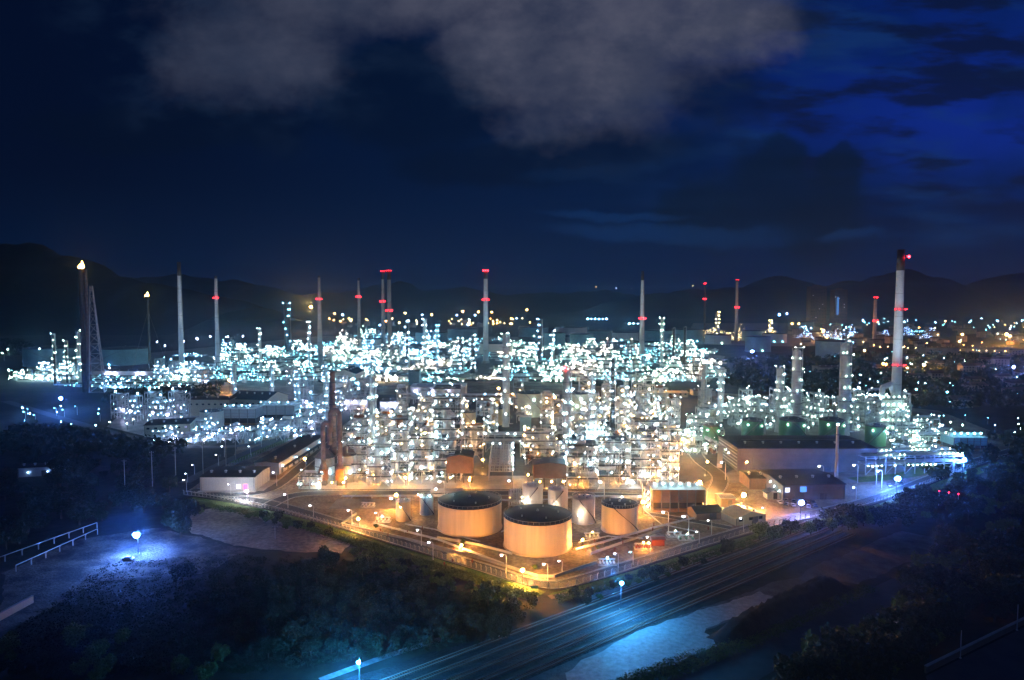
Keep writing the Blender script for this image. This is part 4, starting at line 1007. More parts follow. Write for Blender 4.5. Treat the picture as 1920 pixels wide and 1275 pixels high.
# hero columns: px, base y, top y, px width
cols = [(700, 890, 703, 11, 'tall grey reactor column with dark top standing behind the rusty skid', 'L_white', 'vessel'),
        (1062, 862, 694, 16, 'big fat grey column with red lamp on its head, tallest in the bright area', 'L_white', 'stack_grey'),
        (948, 800, 628, 13, 'bright lamp-clad column in front of the far tank farm', 'L_white', 'alu'),
        (1148, 800, 672, 9, 'slim dark column between the big grey column and the orange-lit roof', 'L_white', 'steel_dark'),
        (1110, 815, 706, 7, 'thin lamp-studded column next to the big grey column', 'L_white', 'alu'),
        (1172, 805, 715, 6, 'thin grey pole-like column close to the slim dark column', 'L_white', 'alu'),
        (1230, 815, 752, 7, 'short lamp-topped column behind the amber lattice frame', 'L_white', 'alu'),
        (1318, 778, 682, 9, 'plain grey column without lamps beyond the orange-lit roof', None, 'stack_grey'),
        (1350, 790, 692, 10, 'lamp-headed column beside the plain grey one', 'L_white', 'vessel'),
        (1460, 810, 690, 14, 'shortest of three banded columns behind the green tanks', 'L_green', 'vessel'),
        (1491, 815, 655, 19, 'middle of three banded columns behind the green tanks', 'L_green', 'vessel'),
        (1581, 815, 643, 22, 'largest banded column behind the green tanks, closest to the tall white chimney', 'L_green', 'vessel'),
        (612, 800, 690, 7, 'thin pale blue column beside the dark duct stack', 'L_cool', 'alu'),
        (560, 778, 700, 7, 'slim pale column by the beige gabled hall with violet lamps', 'L_cool', 'alu'),
        (510, 760, 690, 7, 'slim column standing over the beige gabled hall', 'L_cool', 'alu'),
        (440, 757, 683, 7, 'pale blue column rising behind the flat beige hall', 'L_cool', 'alu'),
        (150, 722, 622, 7, 'grey column beside the teal tanks close to the flare tower', 'L_green', 'alu'),
        (104, 722, 628, 5, 'thin lamp-topped mast column in front of the wide pale teal tank', 'L_green', 'steel_dark'),
        (127, 722, 641, 5, 'short mast column between the lamp-topped mast and the grey column', 'L_green', 'steel_dark'),
        (540, 665, 570, 13, 'far boxy tower dotted with blue lamps and dark at its head near the hill', 'L_cyan', 'steel_dark'),
        (764, 690, 604, 6, 'slender far column after the twin stacks, dotted with white lamps', 'L_white', 'steel_dark'),
        (797, 690, 600, 7, 'stepped far column with a bright tip after the twin stacks', 'L_white', 'alu'),
        (820, 690, 612, 6, 'far column just before the red-crowned chimney', 'L_cyan', 'alu'),
        (864, 700, 636, 10, 'dark far column pair member near the red-crowned chimney', 'L_white', 'steel_dark'),
        (886, 700, 630, 10, 'dark far column touching the red-crowned chimney', 'L_white', 'steel_dark'),
        (1012, 690, 600, 9, 'dark tall far column with lamps on one side beyond the bright lamp-clad column', 'L_cool', 'steel_dark'),
        (1036, 690, 622, 6, 'far column with cool lamps in front of the white far tanks', 'L_white', 'alu'),
        (1240, 690, 598, 6, 'far lamp-tipped column just past the black-tipped chimney with the low ring', 'L_green', 'alu'),
        (1262, 690, 616, 5, 'dark far pole column past the lamp-tipped one', None, 'steel_dark'),
        (1283, 690, 614, 5, 'dark far pole column nearest the yellow-lit plant', None, 'steel_dark'),
        (1344, 640, 586, 7, 'yellow-lit column rising from the yellow plant', 'L_yellow', 'alu'),
        (1443, 640, 602, 6, 'short yellow-lit column at the edge of the yellow plant', 'L_yellow', 'alu'),
        (488, 700, 618, 5, 'far slim column beyond the beige gabled hall', 'L_green', 'alu'),
        (580, 690, 605, 5, 'far slim lamp-topped column just before the grey tapering chimney', 'L_white', 'alu'),
        (1500, 872, 0, 0, '', None, '')]
for i, (px, yb, yt, w, lab, lk, key) in enumerate(cols[:-1]):
    Y = P(px, yb).y; h = ZH(Y, yt); rad = w / 2 * Y / F / 1.15
    o = column_unit(rad, h, i + 50, lk or 'L_white', max(.42, .00072 * Y), key, step=max(5.5, h / 8) if lk else h, duty=1)
    if not lk:
        for c in [c for c in o.children if c.name.startswith('lamp')]: bpy.data.objects.remove(c)
    put(o, px, yb, 0, lab, 'column', 'distillation columns')
    if 'red lamp on its head' in lab:
        lamp(o, (-rad * .7, -rad * .6, h + 1.6), 1.0, 'L_redstrong')
    if 'fat grey' in lab or 'tall grey reactor' in lab:
        for k in range(5): lamp(o, (rad + 1.4, -1.2, h * (.15 + .16 * k)), .6, 'L_white')

# ---- filler structures: prototypes copied
occupied = []
def free(px, py, rad):
    q = P(px, py)
    for (x, y, r_) in occupied:
        if (q.x - x) ** 2 + (q.y - y) ** 2 < (r_ + rad) ** 2: return False
    occupied.append((q.x, q.y, rad)); return True
for o in list(COL.objects):
    if o.parent is None and o.type == 'EMPTY' and o.name.split('.')[0] in ('storage_tank', 'process_structure', 'distillation_column', 'warehouse', 'hall', 'cooling_tower', 'compressor_shelter', 'pipe_rack', 'scrubber', 'utility_building', 'shelter', 'hut', 'canteen', 'chimney_stack'):
        lo = Vector((1e9,) * 2); hi = Vector((-1e9,) * 2)
        for c in o.children:
            if c.type != 'MESH': continue
            for k in c.bound_box:
                for a in range(2): lo[a] = min(lo[a], k[a] + c.location[a]); hi[a] = max(hi[a], k[a] + c.location[a])
        r_ = min(max(hi.x - lo.x, hi.y - lo.y) * .45, 18) if lo.x < 1e8 else 3
        occupied.append((o.location.x, o.location.y, r_ + 1))

def proto_set(lk, lk2, lr, seed, n_l):
    return [frame_unit(14, 11, 12, seed, lk, n_l, lr, lk2, .9), frame_unit(10, 9, 20, seed + 1, lk, n_l, lr, lk2, .9),
            frame_unit(19, 10, 9, seed + 2, lk, n_l, lr, lk2, .9), frame_unit(8, 8, 26, seed + 3, lk, n_l, lr, lk2, .9)]
def scatter(protos, boxes, n, rad, phrase, group, far_ref, seed):
    r = random.Random(seed); done = []
    tries = 0
    while len(done) < n and tries < 6000:
        tries += 1
        (x0, x1, y0, y1) = r.choice(boxes); px, py = r.uniform(x0, x1), r.uniform(y0, y1)
        if not free(px, py, rad): continue
        done.append((px, py))
    done.sort()
    used = set()
    for i, (px, py) in enumerate(done):
        p = r.choice(protos)
        if p.name not in used: o = p; used.add(p.name)
        else: o = copy_tree(p)
        put(o, px, py, r.choice((0, R(90), R(180))) if rad < 99 else 0, phrase(i, px, py), 'process unit', group)
    for p in protos:
        if p.name not in used:
            for c in list(p.children): bpy.data.objects.remove(c)
            bpy.data.objects.remove(p)
def ph(kind, ref):
    return lambda i, px, py: f'{kind}, {ordinal(i)} from {ref}'
scatter(proto_set('L_white', 'L_warm', .55, 300, 14), [(650, 990, 800, 868), (1000, 1260, 790, 850), (660, 960, 760, 815), (1080, 1290, 765, 800)], 38, 6.0, ph('white-lit pipe frame in the bright core', 'the duct vessels across to the corner tower'), 'bright core frames', None, 11)
scatter(proto_set('L_green', 'L_white', .62, 340, 13), [(1290, 1700, 768, 815), (1590, 1690, 775, 830), (1380, 1560, 775, 812)], 30, 6.5, ph('greenish white pipe frame behind the green tanks', 'the orange junction across to the tall white chimney'), 'frames behind the green tanks', None, 12)
scatter(proto_set('L_cool', 'L_violet', .62, 380, 14), [(225, 345, 772, 806), (520, 700, 720, 800), (556, 610, 770, 815), (300, 420, 700, 730)], 30, 6.5, ph('blue-white pipe frame in the blue-lit yard', 'the low long building across to the duct stack'), 'frames of the blue yard', None, 13)
def low_set(lk, lk2, lr, seed, n_l):
    return [frame_unit(12, 7, 4.5, seed, lk, n_l, lr, lk2, .8), frame_unit(16, 8, 6.5, seed + 1, lk, n_l, lr, lk2, .8), frame_unit(9, 7, 8, seed + 2, lk, n_l, lr, lk2, .8)]
scatter(low_set('L_cool', 'L_violet', .62, 480, 12), [(380, 600, 804, 830), (300, 400, 826, 834)], 17, 5.0, ph('low blue-white pump frame before the pale cooling cells', 'the low long building'), 'low frames of the blue yard', None, 14)
scatter(low_set('L_green', 'L_white', .55, 560, 12), [(1290, 1700, 742, 800), (1690, 1770, 800, 850), (1280, 1340, 815, 850)], 34, 5.0, ph('low greenish white pump frame round the green tanks', 'the orange junction'), 'low frames of the green tanks', None, 17)
scatter(low_set('L_white', 'L_warm', .5, 500, 8), [(640, 1010, 760, 885), (985, 1280, 770, 880)], 60, 4.6, ph('small white-lit skid frame in the bright core', 'the duct vessels'), 'bright core skids', None, 15)
scatter(proto_set('L_white', 'L_warm', .5, 520, 7), [(640, 1000, 740, 800), (1090, 1290, 750, 800), (1280, 1420, 770, 800)], 16, 6, ph('slender white-lit frame at the back of the bright core', 'the duct stack'), 'back core frames', None, 16)
# furnace block under the tall white chimney
def heater(px0, px1, yb, yt, depth, label, lk):
    A = P(px0, yb); Bp = P(px1, yb); w = Bp.x - A.x; h = ZH(A.y, yt)
    root = empty('furnace', ((A.x + Bp.x) / 2, A.y + depth / 2, 0)); tag(root, label, 'furnace')
    b = MB(); b.box((0, 0, h * .5), (w * .92, depth * .9, h * .72), 'stack_grey'); b.build('casing', root)
    for k in range(5):
        z = h * (.14 + .18 * k); b = MB(); b.box((0, 0, z), (w * 1.08, depth * 1.05, .3), 'grating')
        for zz in (.6, 1.1): 
            b.box((0, -depth * .525, z + zz), (w * 1.08, .1, .1), 'steel')
        for j in range(8): b.box((-w * .54 + w * 1.08 * j / 7, -depth * .525, z + .55), (.1, .1, 1.1), 'steel')
        b.build('platform', root)
        for j in range(5): lamp(root, (-w * .5 + w * j / 4, -depth * .6, z + 2.2), .6, lk)
    b = MB(); b.tube([(-w * .3, 0, h * .86), (-w * .3, 0, h * 1.12), (w * .1, 0, h * 1.2), (w * .2, 0, h * 1.0)], 1.9, 'alu', 12); b.build('duct', root)
    b = MB()
    for sx in (-.5, .5):
        for sy in (-.5, .5): b.box((sx * w, sy * depth, h * .45), (.5, .5, h * .9), 'steel')
    b.build('steel_frame', root)
heater(1652, 1692, 818, 738, 12, 'blocky furnace ringed by lit platforms at the foot of the tall white chimney', 'L_green')
heater(1100, 1130, 850, 800, 12, 'blocky furnace with dark casing beside the big grey column', 'L_white')

# ---- far plant: single-mesh blocks, lamps too small to show parts
def far_block(seed, w, d, h, nl, lr):
    r = random.Random(seed); b = MB(); b.mi('steel_dark'); b.mi('L_cyan')
    nz = max(1, int(h / 6))
    for k in range(nz):
        z = h * (k + 1) / nz; ww = w * (1 - .5 * k / nz * r.random()); b.box((0, 0, z), (ww, d * .8, .5), 'steel_dark')
        for x in range(5): b.box((-ww / 2 + ww * x / 4, -d * .4, z - h / nz / 2), (.6, .6, h / nz), 'steel_dark')
    for k in range(6):
        x, y = r.uniform(-w / 2, w / 2), r.uniform(-d / 2, d / 2); rr = r.uniform(1.2, 3); hh = r.uniform(.4, 1.25) * h
        b.cyl((x, y, 0), (x, y, hh), rr, rr, r.choice(('alu', 'steel', 'vessel')), 10)
    for k in range(4):
        y = r.uniform(-d / 2, d / 2); z = r.uniform(2, h * .7); b.cyl((-w * .6, y, z), (w * .6, y, z), .8, .8, 'alu', 8)
    for k in range(nl):
        z = h * r.choice((.15, .3, .3, .5, .5, .7, .85, 1.0, 1.1)) + r.uniform(0, 1.5); x = r.uniform(-w * .6, w * .6) * (1 - .55 * min(1, z / h))
        b.octa((x, -d * .5 - r.uniform(.5, 2), z), lr * r.choice((.6, .8, .8, 1, 1.25)), 'L_cyan')
    return b.mesh('far_process_block')
FARM = [far_block(900 + i, *q) for i, q in enumerate(((44, 26, 14, 30, .5), (30, 22, 19, 25, .5), (60, 26, 9, 36, .5), (26, 20, 30, 20, .5), (50, 24, 15, 32, .5), (70, 22, 7, 36, .5)))]
def far_scatter(boxes, n, rad, keys, kind, ref, group, seed, scale=1.0, meshes=FARM):
    r = random.Random(seed); done = []; tries = 0
    while len(done) < n and tries < 9000:
        tries += 1; (x0, x1, y0, y1) = r.choice(boxes); px, py = r.uniform(x0, x1), r.uniform(y0, y1)
        if free(px, py, rad): done.append((px, py))
    done.sort()
    for i, (px, py) in enumerate(done):
        me = r.choice(meshes); o = place(me, 'process_block', None, P(px, py)); o.scale = (scale,) * 3
        k = r.choice(keys)
        si = [m_.name for m_ in me.materials].index('L_cyan')
        o.material_slots[si].link = 'OBJECT'; o.material_slots[si].material = M[k]
        tag(o, f'{kind}, {ordinal(i)} from {ref}', 'process unit', group)
far_scatter([(45, 158, 695, 716)], 7, 14, ('L_green', 'L_green', 'L_white'), 'greenish lamp-speckled block below the teal tanks', 'the frame edge toward the flare tower', 'blocks below the teal tanks', 21, .8)
far_scatter([(310, 600, 684, 716), (420, 620, 655, 690)], 34, 13, ('L_cyan', 'L_white', 'L_green', 'L_cool'), 'cyan lamp-speckled far block', 'the black-tipped lampless chimney to the grey tapering one', 'far cyan blocks', 22, .85)
far_scatter([(600, 960, 640, 716), (640, 760, 630, 680)], 52, 14, ('L_cyan', 'L_green', 'L_tank', 'L_cool', 'L_green'), 'cyan-white lamp-speckled far block', 'the grey tapering chimney to the red-crowned one', 'far central blocks', 23, .9)
far_scatter([(960, 1330, 652, 716), (1060, 1330, 680, 716)], 56, 14, ('L_cyan', 'L_green', 'L_green', 'L_tank'), 'green-white lamp-speckled far block', 'the red-crowned chimney to the dark wood', 'far green-white blocks', 24, .9)
LOWF = [far_block(940 + i, *q) for i, q in enumerate(((60, 14, 6, 13, .5), (40, 12, 9, 12, .5), (80, 12, 5, 16, .5)))]
far_scatter([(320, 640, 655, 722), (160, 330, 712, 730)], 30, 7, ('L_cyan', 'L_cool', 'L_green'), 'low cyan-lit pipe way of the far plant', 'the frame edge to the grey tapering chimney', 'low far pipe ways', 31, .8, LOWF)
far_scatter([(600, 980, 635, 716)], 32, 7, ('L_cyan', 'L_green', 'L_tank'), 'low cyan-white pipe way of the far plant', 'the grey tapering chimney to the red-crowned one', 'low far pipe ways', 32, .8, LOWF)
far_scatter([(960, 1340, 640, 712)], 32, 7, ('L_green', 'L_cyan', 'L_white'), 'low green-white pipe way of the far plant', 'the red-crowned chimney to the dark wood', 'low far pipe ways', 33, .8, LOWF)
far_scatter([(1300, 1445, 624, 642)], 16, 20, ('L_yellow',), 'yellow lamp-speckled far block', 'the thin flare mast to the twin apartment towers', 'yellow-lit blocks', 25, .95)
far_scatter([(1500, 1600, 618, 640), (1590, 1770, 620, 636)], 16, 22, ('L_cool', 'L_cyan', 'L_blue'), 'blue lamp-speckled far block in the town', 'the apartment towers past the tall white chimney', 'blue blocks in the town', 26, .8)

# ------------------------------------------------------------------ floodlights and street lamps
def flood(px, pyl, ybase, key, r, label, shield=False, group='floodlights'):
    q = P(px, ybase); z = ZH(q.y, pyl); r *= .9 if key in ('F_bluewhite', 'F_violet', 'F_blue') else .66
    root = empty('floodlight', q); tag(root, label, 'floodlight', group)
    b = MB(); b.cyl((0, .9, 0), (0, .9, z + .8), .16, .11, 'steel_dark', 8); b.box((0, .9, .15), (.9, .9, .3), 'concrete'); b.build('pole', root)
    b = MB(); b.cyl((0, 0, z + r * .86), (0, 0, z + r * 1.25), r * .62, r * .3, 'steel_dark', 10); b.bar((0, .9, z + r * 1.1), (0, 0, z + r * 1.1), .12, 'steel'); b.build('housing', root)
    b = MB()
    if shield:                                # front half glows, the back is a dark reflector bowl
        def bowl(rad, sgn, key_):
            vs = []
            for k in range(7):
                t = k / 6 * math.pi / 2
                for q_ in range(12):
                    u = q_ * math.pi / 6; vs.append((rad * math.sin(t) * math.cos(u), sgn * rad * math.cos(t), z + rad * math.sin(t) * math.sin(u)))
            b.add(vs, [(k * 12 + q_, k * 12 + (q_ + 1) % 12, (k + 1) * 12 + (q_ + 1) % 12, (k + 1) * 12 + q_) for k in range(6) for q_ in range(12)], key_)
        bowl(r, -1, key); b.build('lens', root); b = MB(); bowl(r * 1.12, 1, 'black_paint'); b.build('reflector', root)
    else:
        b.ball((0, 0, z), r, key); b.build('lens', root)
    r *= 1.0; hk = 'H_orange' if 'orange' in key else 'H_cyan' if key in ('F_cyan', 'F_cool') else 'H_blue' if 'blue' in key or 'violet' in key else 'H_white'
    b = MB()                                  # added ring of dim glowing balls, a coloured halo round the lens
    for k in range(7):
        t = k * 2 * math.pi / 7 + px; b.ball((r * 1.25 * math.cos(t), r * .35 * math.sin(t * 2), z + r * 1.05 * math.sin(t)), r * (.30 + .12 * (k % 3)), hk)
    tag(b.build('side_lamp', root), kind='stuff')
    return root
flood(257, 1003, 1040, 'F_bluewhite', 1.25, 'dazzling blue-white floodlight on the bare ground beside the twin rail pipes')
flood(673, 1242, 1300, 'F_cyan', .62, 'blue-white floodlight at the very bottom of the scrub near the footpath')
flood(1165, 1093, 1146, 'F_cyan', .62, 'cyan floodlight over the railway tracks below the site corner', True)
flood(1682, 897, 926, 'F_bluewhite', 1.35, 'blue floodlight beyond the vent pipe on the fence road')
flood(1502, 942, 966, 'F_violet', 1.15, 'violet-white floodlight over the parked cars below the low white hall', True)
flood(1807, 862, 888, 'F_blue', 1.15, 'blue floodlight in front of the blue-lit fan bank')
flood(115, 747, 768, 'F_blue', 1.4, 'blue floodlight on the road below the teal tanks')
flood(205, 694, 702, 'F_cool', .9, 'cool low floodlight added to brighten the foot of the blue-teal tank')  # lamps added in front to brighten the dim teal tanks
flood(262, 694, 702, 'F_cool', .9, 'cool low floodlight added to brighten the slanting stair of the blue-teal tank')
flood(85, 694, 703, 'F_cool', .7, 'cool low floodlight added to brighten the wide pale teal tank')
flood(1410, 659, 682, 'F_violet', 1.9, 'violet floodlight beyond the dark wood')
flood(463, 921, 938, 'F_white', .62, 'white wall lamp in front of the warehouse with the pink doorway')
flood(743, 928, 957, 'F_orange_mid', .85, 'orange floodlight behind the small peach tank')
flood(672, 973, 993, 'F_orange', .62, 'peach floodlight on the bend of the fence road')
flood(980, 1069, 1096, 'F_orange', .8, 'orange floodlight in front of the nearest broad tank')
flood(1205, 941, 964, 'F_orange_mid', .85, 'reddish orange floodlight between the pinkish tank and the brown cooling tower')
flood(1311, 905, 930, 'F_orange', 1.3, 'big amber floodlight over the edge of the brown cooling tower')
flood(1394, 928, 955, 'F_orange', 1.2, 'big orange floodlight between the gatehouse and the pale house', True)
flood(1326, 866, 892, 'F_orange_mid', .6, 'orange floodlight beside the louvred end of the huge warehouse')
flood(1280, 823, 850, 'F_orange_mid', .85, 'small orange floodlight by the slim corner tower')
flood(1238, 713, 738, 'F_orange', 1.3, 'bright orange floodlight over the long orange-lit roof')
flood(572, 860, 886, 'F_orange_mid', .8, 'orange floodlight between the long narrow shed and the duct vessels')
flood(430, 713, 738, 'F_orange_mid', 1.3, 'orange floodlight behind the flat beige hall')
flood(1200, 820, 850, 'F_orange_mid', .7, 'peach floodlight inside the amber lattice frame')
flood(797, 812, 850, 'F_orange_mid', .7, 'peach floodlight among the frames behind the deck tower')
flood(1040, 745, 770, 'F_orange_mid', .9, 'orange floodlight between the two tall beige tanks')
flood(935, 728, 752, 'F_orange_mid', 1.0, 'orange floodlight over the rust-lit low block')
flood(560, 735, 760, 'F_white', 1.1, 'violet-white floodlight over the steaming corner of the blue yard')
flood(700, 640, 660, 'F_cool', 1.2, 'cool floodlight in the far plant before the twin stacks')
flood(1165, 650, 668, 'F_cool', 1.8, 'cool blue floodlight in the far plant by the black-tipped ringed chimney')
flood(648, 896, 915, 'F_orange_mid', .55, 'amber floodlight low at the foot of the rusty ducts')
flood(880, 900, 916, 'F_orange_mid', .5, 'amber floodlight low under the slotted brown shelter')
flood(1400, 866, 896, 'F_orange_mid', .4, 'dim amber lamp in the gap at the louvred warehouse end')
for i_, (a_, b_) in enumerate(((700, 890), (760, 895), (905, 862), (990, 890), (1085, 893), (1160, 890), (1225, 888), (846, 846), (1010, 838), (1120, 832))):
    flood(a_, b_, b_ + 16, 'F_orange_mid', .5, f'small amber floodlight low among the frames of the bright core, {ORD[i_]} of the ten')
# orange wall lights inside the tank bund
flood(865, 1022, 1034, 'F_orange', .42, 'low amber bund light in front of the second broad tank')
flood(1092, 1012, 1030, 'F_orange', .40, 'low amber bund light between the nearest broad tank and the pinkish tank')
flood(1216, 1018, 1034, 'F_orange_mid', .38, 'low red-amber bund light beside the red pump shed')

sl = [(430, 908, 928, 'w'), (347, 900, 922, 'w'), (349, 888, 905, 'w'), (362, 872, 890, 'w'), (407, 853, 873, 'w'), (418, 837, 857, 'w'), (467, 837, 853, 'w'), (487, 822, 838, 'w'), (516, 886, 912, 'w'),
      (537, 927, 953, 'w'), (585, 948, 975, 'w'), (657, 957, 985, 'w'), (707, 962, 985, 'w'), (787, 994, 1024, 'w'), (809, 1017, 1050, 'w'), (946, 1041, 1077, 'w'), (1051, 1052, 1078, 'w'), (1024, 1058, 1090, 'w'),
      (1156, 1038, 1066, 'w'), (1184, 1035, 1060, 'c'), (1217, 1007, 1036, 'w'), (1250, 983, 1003, 'w'), (1288, 993, 1012, 'w'), (1308, 997, 1020, 'w'), (1331, 976, 1004, 'w'), (1391, 972, 998, 'w'), (1432, 952, 978, 'w'),
      (1602, 914, 938, 'w'), (1357, 884, 900, 'w'), (1540, 893, 908, 'w'), (1605, 892, 906, 'w'), (1640, 895, 908, 'w'), (1650, 905, 918, 'w'), (740, 958, 975, 'w'), (830, 925, 940, 'w'), (960, 920, 938, 'w'), (1130, 925, 940, 'w'),
      (156, 903, 925, 'b'), (135, 795, 812, 'c'), (103, 765, 780, 'c'), (118, 768, 782, 'c'), (142, 762, 778, 'c'), (185, 775, 790, 'c'), (45, 772, 786, 'c'), (64, 778, 792, 'c'), (5, 662, 676, 'g'), (15, 655, 668, 'g')]
fixt = {}
LK = {'w': 'L_street', 'b': 'F_blue', 'c': 'L_cyan', 'g': 'L_green'}
def street_proto(k):
    root = empty('street_lamp'); b = MB(); b.cyl((0, 0, 0), (0, 0, 7.6), .17, .12, 'white_paint', 8)
    pts = [(0, 0, 7.5), (-.1, 0, 8.1), (-.5, 0, 8.5), (-1.1, 0, 8.6), (-1.7, 0, 8.5)]; b.tube(pts, .10, 'white_paint', 6); b.build('post', root)
    b = MB(); b.box((-1.9, 0, 8.55), (1.3, .6, .22), 'white_paint'); b.build('head', root)
    b = MB(); b.ball((-1.9, 0, 8.22), .55, k, .65); b.build('bulb', root); return root
sl.sort()
for i, (px, py, yb, c) in enumerate(sl):
    k = LK[c]
    if k not in fixt: o = fixt[k] = street_proto(k)
    else: o = copy_tree(fixt[k])
    q = P(px + 3, yb); o.location = q; sc_ = ZH(q.y, py) / 8.2; o.scale = (sc_,) * 3 if .6 < sc_ < 1.6 else (1.2,) * 3
    tag(o, f'street lamp with a curved arm, {ordinal(i)} from the teal tanks round to the vent pipe', 'street lamp', 'street lamps of the site')
# utility poles on the dark slope
for i, (px, yt, yb) in enumerate(((235, 862, 935), (286, 846, 912), (330, 838, 905), (381, 828, 893), (424, 818, 878), (442, 812, 862), (516, 985, 1010))):
    q = P(px, yb); h = ZH(q.y, yt); root = empty('utility_pole', q)
    tag(root, f'thin utility pole on the dark slope, {ORD[i]} from the bungalow toward the long narrow shed', 'pole', 'utility poles')
    b = MB(); b.cyl((0, 0, 0), (0, 0, h), .24, .15, 'concrete', 8); b.build('post', root)
    b = MB(); b.box((0, 0, h - .8), (2.2, .16, .2), 'steel_dark'); b.box((0, 0, h - 2.2), (1.8, .16, .2), 'steel_dark')
    for x in (-.95, 0, .95): b.cyl((x, 0, h - .7), (x, 0, h - .3), .09, .05, 'white_paint', 6)
    b.build('crossarm', root)
# masts of the far town
fm = [(584, 575, 622, 'F_orange_mid', 1.9), (760, 587, 622, 'L_orange', 2.2), (810, 590, 622, 'L_orange', 2.2), (868, 584, 622, 'L_orange', 2.2), (897, 585, 622, 'L_orange', 2.2), (922, 585, 622, 'L_orange', 2.2), (988, 581, 622, 'L_orange', 2.2),
      (628, 588, 618, 'L_orange', 1.6), (618, 597, 620, 'L_orange', 1.5), (655, 597, 620, 'L_orange', 1.5), (643, 590, 620, 'L_cool', 1.6), (792, 590, 618, 'L_cool', 1.7), (857, 591, 618, 'L_blue', 2.2), (891, 591, 618, 'L_blue', 2.4), (724, 602, 625, 'L_orange', 1.7), (749, 605, 625, 'L_orange', 1.8),
      (1117, 538, 595, 'L_orange', 1.2), (1155, 540, 580, 'L_blue', 2.6), (1184, 541, 580, 'L_blue', 2.2), (1298, 536, 580, 'L_warm', 1.5), (1040, 548, 580, 'L_red', 2.0),
      (1732, 684, 700, 'F_orange_mid', 1.1), (1655, 682, 700, 'L_orange', 1.4), (1660, 683, 700, 'L_orange', 1.3), (1620, 657, 675, 'L_orange', 1.5), (1803, 627, 645, 'L_orange', 2.2), (1886, 627, 648, 'F_orange_mid', 2.0), (1892, 630, 648, 'L_orange', 2.2), (1899, 688, 702, 'F_violet', 1.2), (1798, 640, 655, 'L_orange', 1.8), (1543, 620, 640, 'F_orange_mid', 1.8),
      (1460, 590, 625, 'L_cool', 2.4), (1474, 588, 625, 'L_blue', 2.4), (1484, 607, 630, 'L_orange', 2.0), (1497, 607, 630, 'L_orange', 2.0), (1700, 690, 705, 'L_orange', 1.0), (1640, 740, 752, 'L_cool', .7), (1775, 735, 748, 'L_cyan', .9), (1717, 730, 742, 'L_cyan', .9)]
fm.sort()
for i, (px, py, yb, k, r_) in enumerate(fm):
    q = P(px, yb); z = ZH(q.y, py); b = MB(); b.cyl((0, 0, 0), (0, 0, z), .6, .4, 'steel_dark', 6); b.ball((0, -r_ * .6, z), r_, k)
    tag(b.build('light_mast', None, q), f'tall light mast in the dark distance, {ordinal(i)} from the small flare to the dark edge of the town', 'lamp', 'distant light masts')
# lamps along the far elevated road, in the town and dark wood
def far_lamps(spots, keys, r0, hgt, kind, ref, group, seed):
    r = random.Random(seed); spots = sorted(spots); ms = {}
    for i, (px, py) in enumerate(spots):
        k = r.choice(keys); q = P(px, py); s = q.y / F; rr = r0 * s * r.choice((.7, .85, 1, 1.25))
        kk = (k, round(rr, 1))
        if kk not in ms:
            b = MB(); b.cyl((0, 0, 0), (0, 0, hgt), .25, .18, 'steel_dark', 5); b.octa((0, -rr * .4, hgt), max(.2, round(rr, 1)), k); ms[kk] = b.mesh('town_lamp')
        tag(place(ms[kk], 'town_lamp', None, q), f'{kind}, {ordinal(i)} from {ref}', 'lamp', group)
r = random.Random(5)
far_lamps([(1345 + 5.2 * i + r.uniform(-1, 1), 590 + i * .12) for i in range(33)], ('L_yellow', 'L_orange'), .75, 22, 'yellow lamp on the far raised road under the hills', 'the thin flare mast to the apartment towers', 'raised road lamps', 1)
far_lamps([(r.uniform(1600, 1920), 600 + abs(r.gauss(0, 18))) for i in range(46)] + [(r.uniform(1480, 1620), r.uniform(600, 650)) for i in range(26)], ('L_cyan', 'L_cool', 'L_cyan', 'L_yellow'), .75, 8, 'small town lamp below the hills', 'the yellow plant to the town edge', 'town lamps', 2)
far_lamps([(r.uniform(1600, 1920), r.uniform(660, 770)) for i in range(36)] + [(r.uniform(1640, 1800), 690 + r.gauss(0, 8)) for i in range(8)] + [(r.uniform(1380, 1640), r.uniform(690, 745)) for i in range(8)], ('L_cyan', 'L_cool', 'L_cool', 'L_cyan', 'L_green'), .75, 6, 'lone lamp in the dark wooded quarter', 'the lampless grey column to the town edge', 'wood lamps', 3)
far_lamps([(1640 + 13 * i + r.uniform(-4, 4), 655 + i * .6 + r.uniform(-2, 2)) for i in range(22)] + [(r.uniform(1480, 1920), r.uniform(604, 660)) for i in range(32)], ('L_yellow', 'L_orange', 'L_orange'), .8, 7, 'warm lamp in the town beyond the dark wood', 'the twin apartment towers to the town edge', 'depot lamps', 4)
far_lamps([(r.uniform(860, 1010), r.uniform(600, 614)) for i in range(30)] + [(r.uniform(620, 860), r.uniform(600, 616)) for i in range(16)], ('L_orange', 'L_yellow', 'L_orange', 'L_cool'), .95, 9, 'orange lamp in the far depot below the hills', 'the grey tapering chimney to the small far tents', 'far depot lamps', 5)
far_lamps([(1102 + 7 * i, 602) for i in range(6)] + [(1180 + 8 * i, 612) for i in range(4)], ('L_cool',), .9, 10, 'cool lamp at the foot of the middle hill', 'the far tents to the black-tipped ringed chimney', 'hill foot lamps', 6)
far_lamps([(345, 651), (370, 645), (395, 640), (428, 641), (456, 640), (310, 660), (295, 652), (206, 707), (300, 712)], ('L_violet',), 1.5, 12, 'violet lamp on the road behind the far blue plant', 'the blue-teal tank to the slender far column', 'violet road lamps', 7)
far_lamps([(r.uniform(1690, 1915), r.uniform(785, 845)) for i in range(24)], ('L_cyan', 'L_cool', 'L_green'), .9, 5, 'cyan lamp on the dark edge of the site', 'the furnace to the blue-lit fan bank', 'site edge lamps', 8)
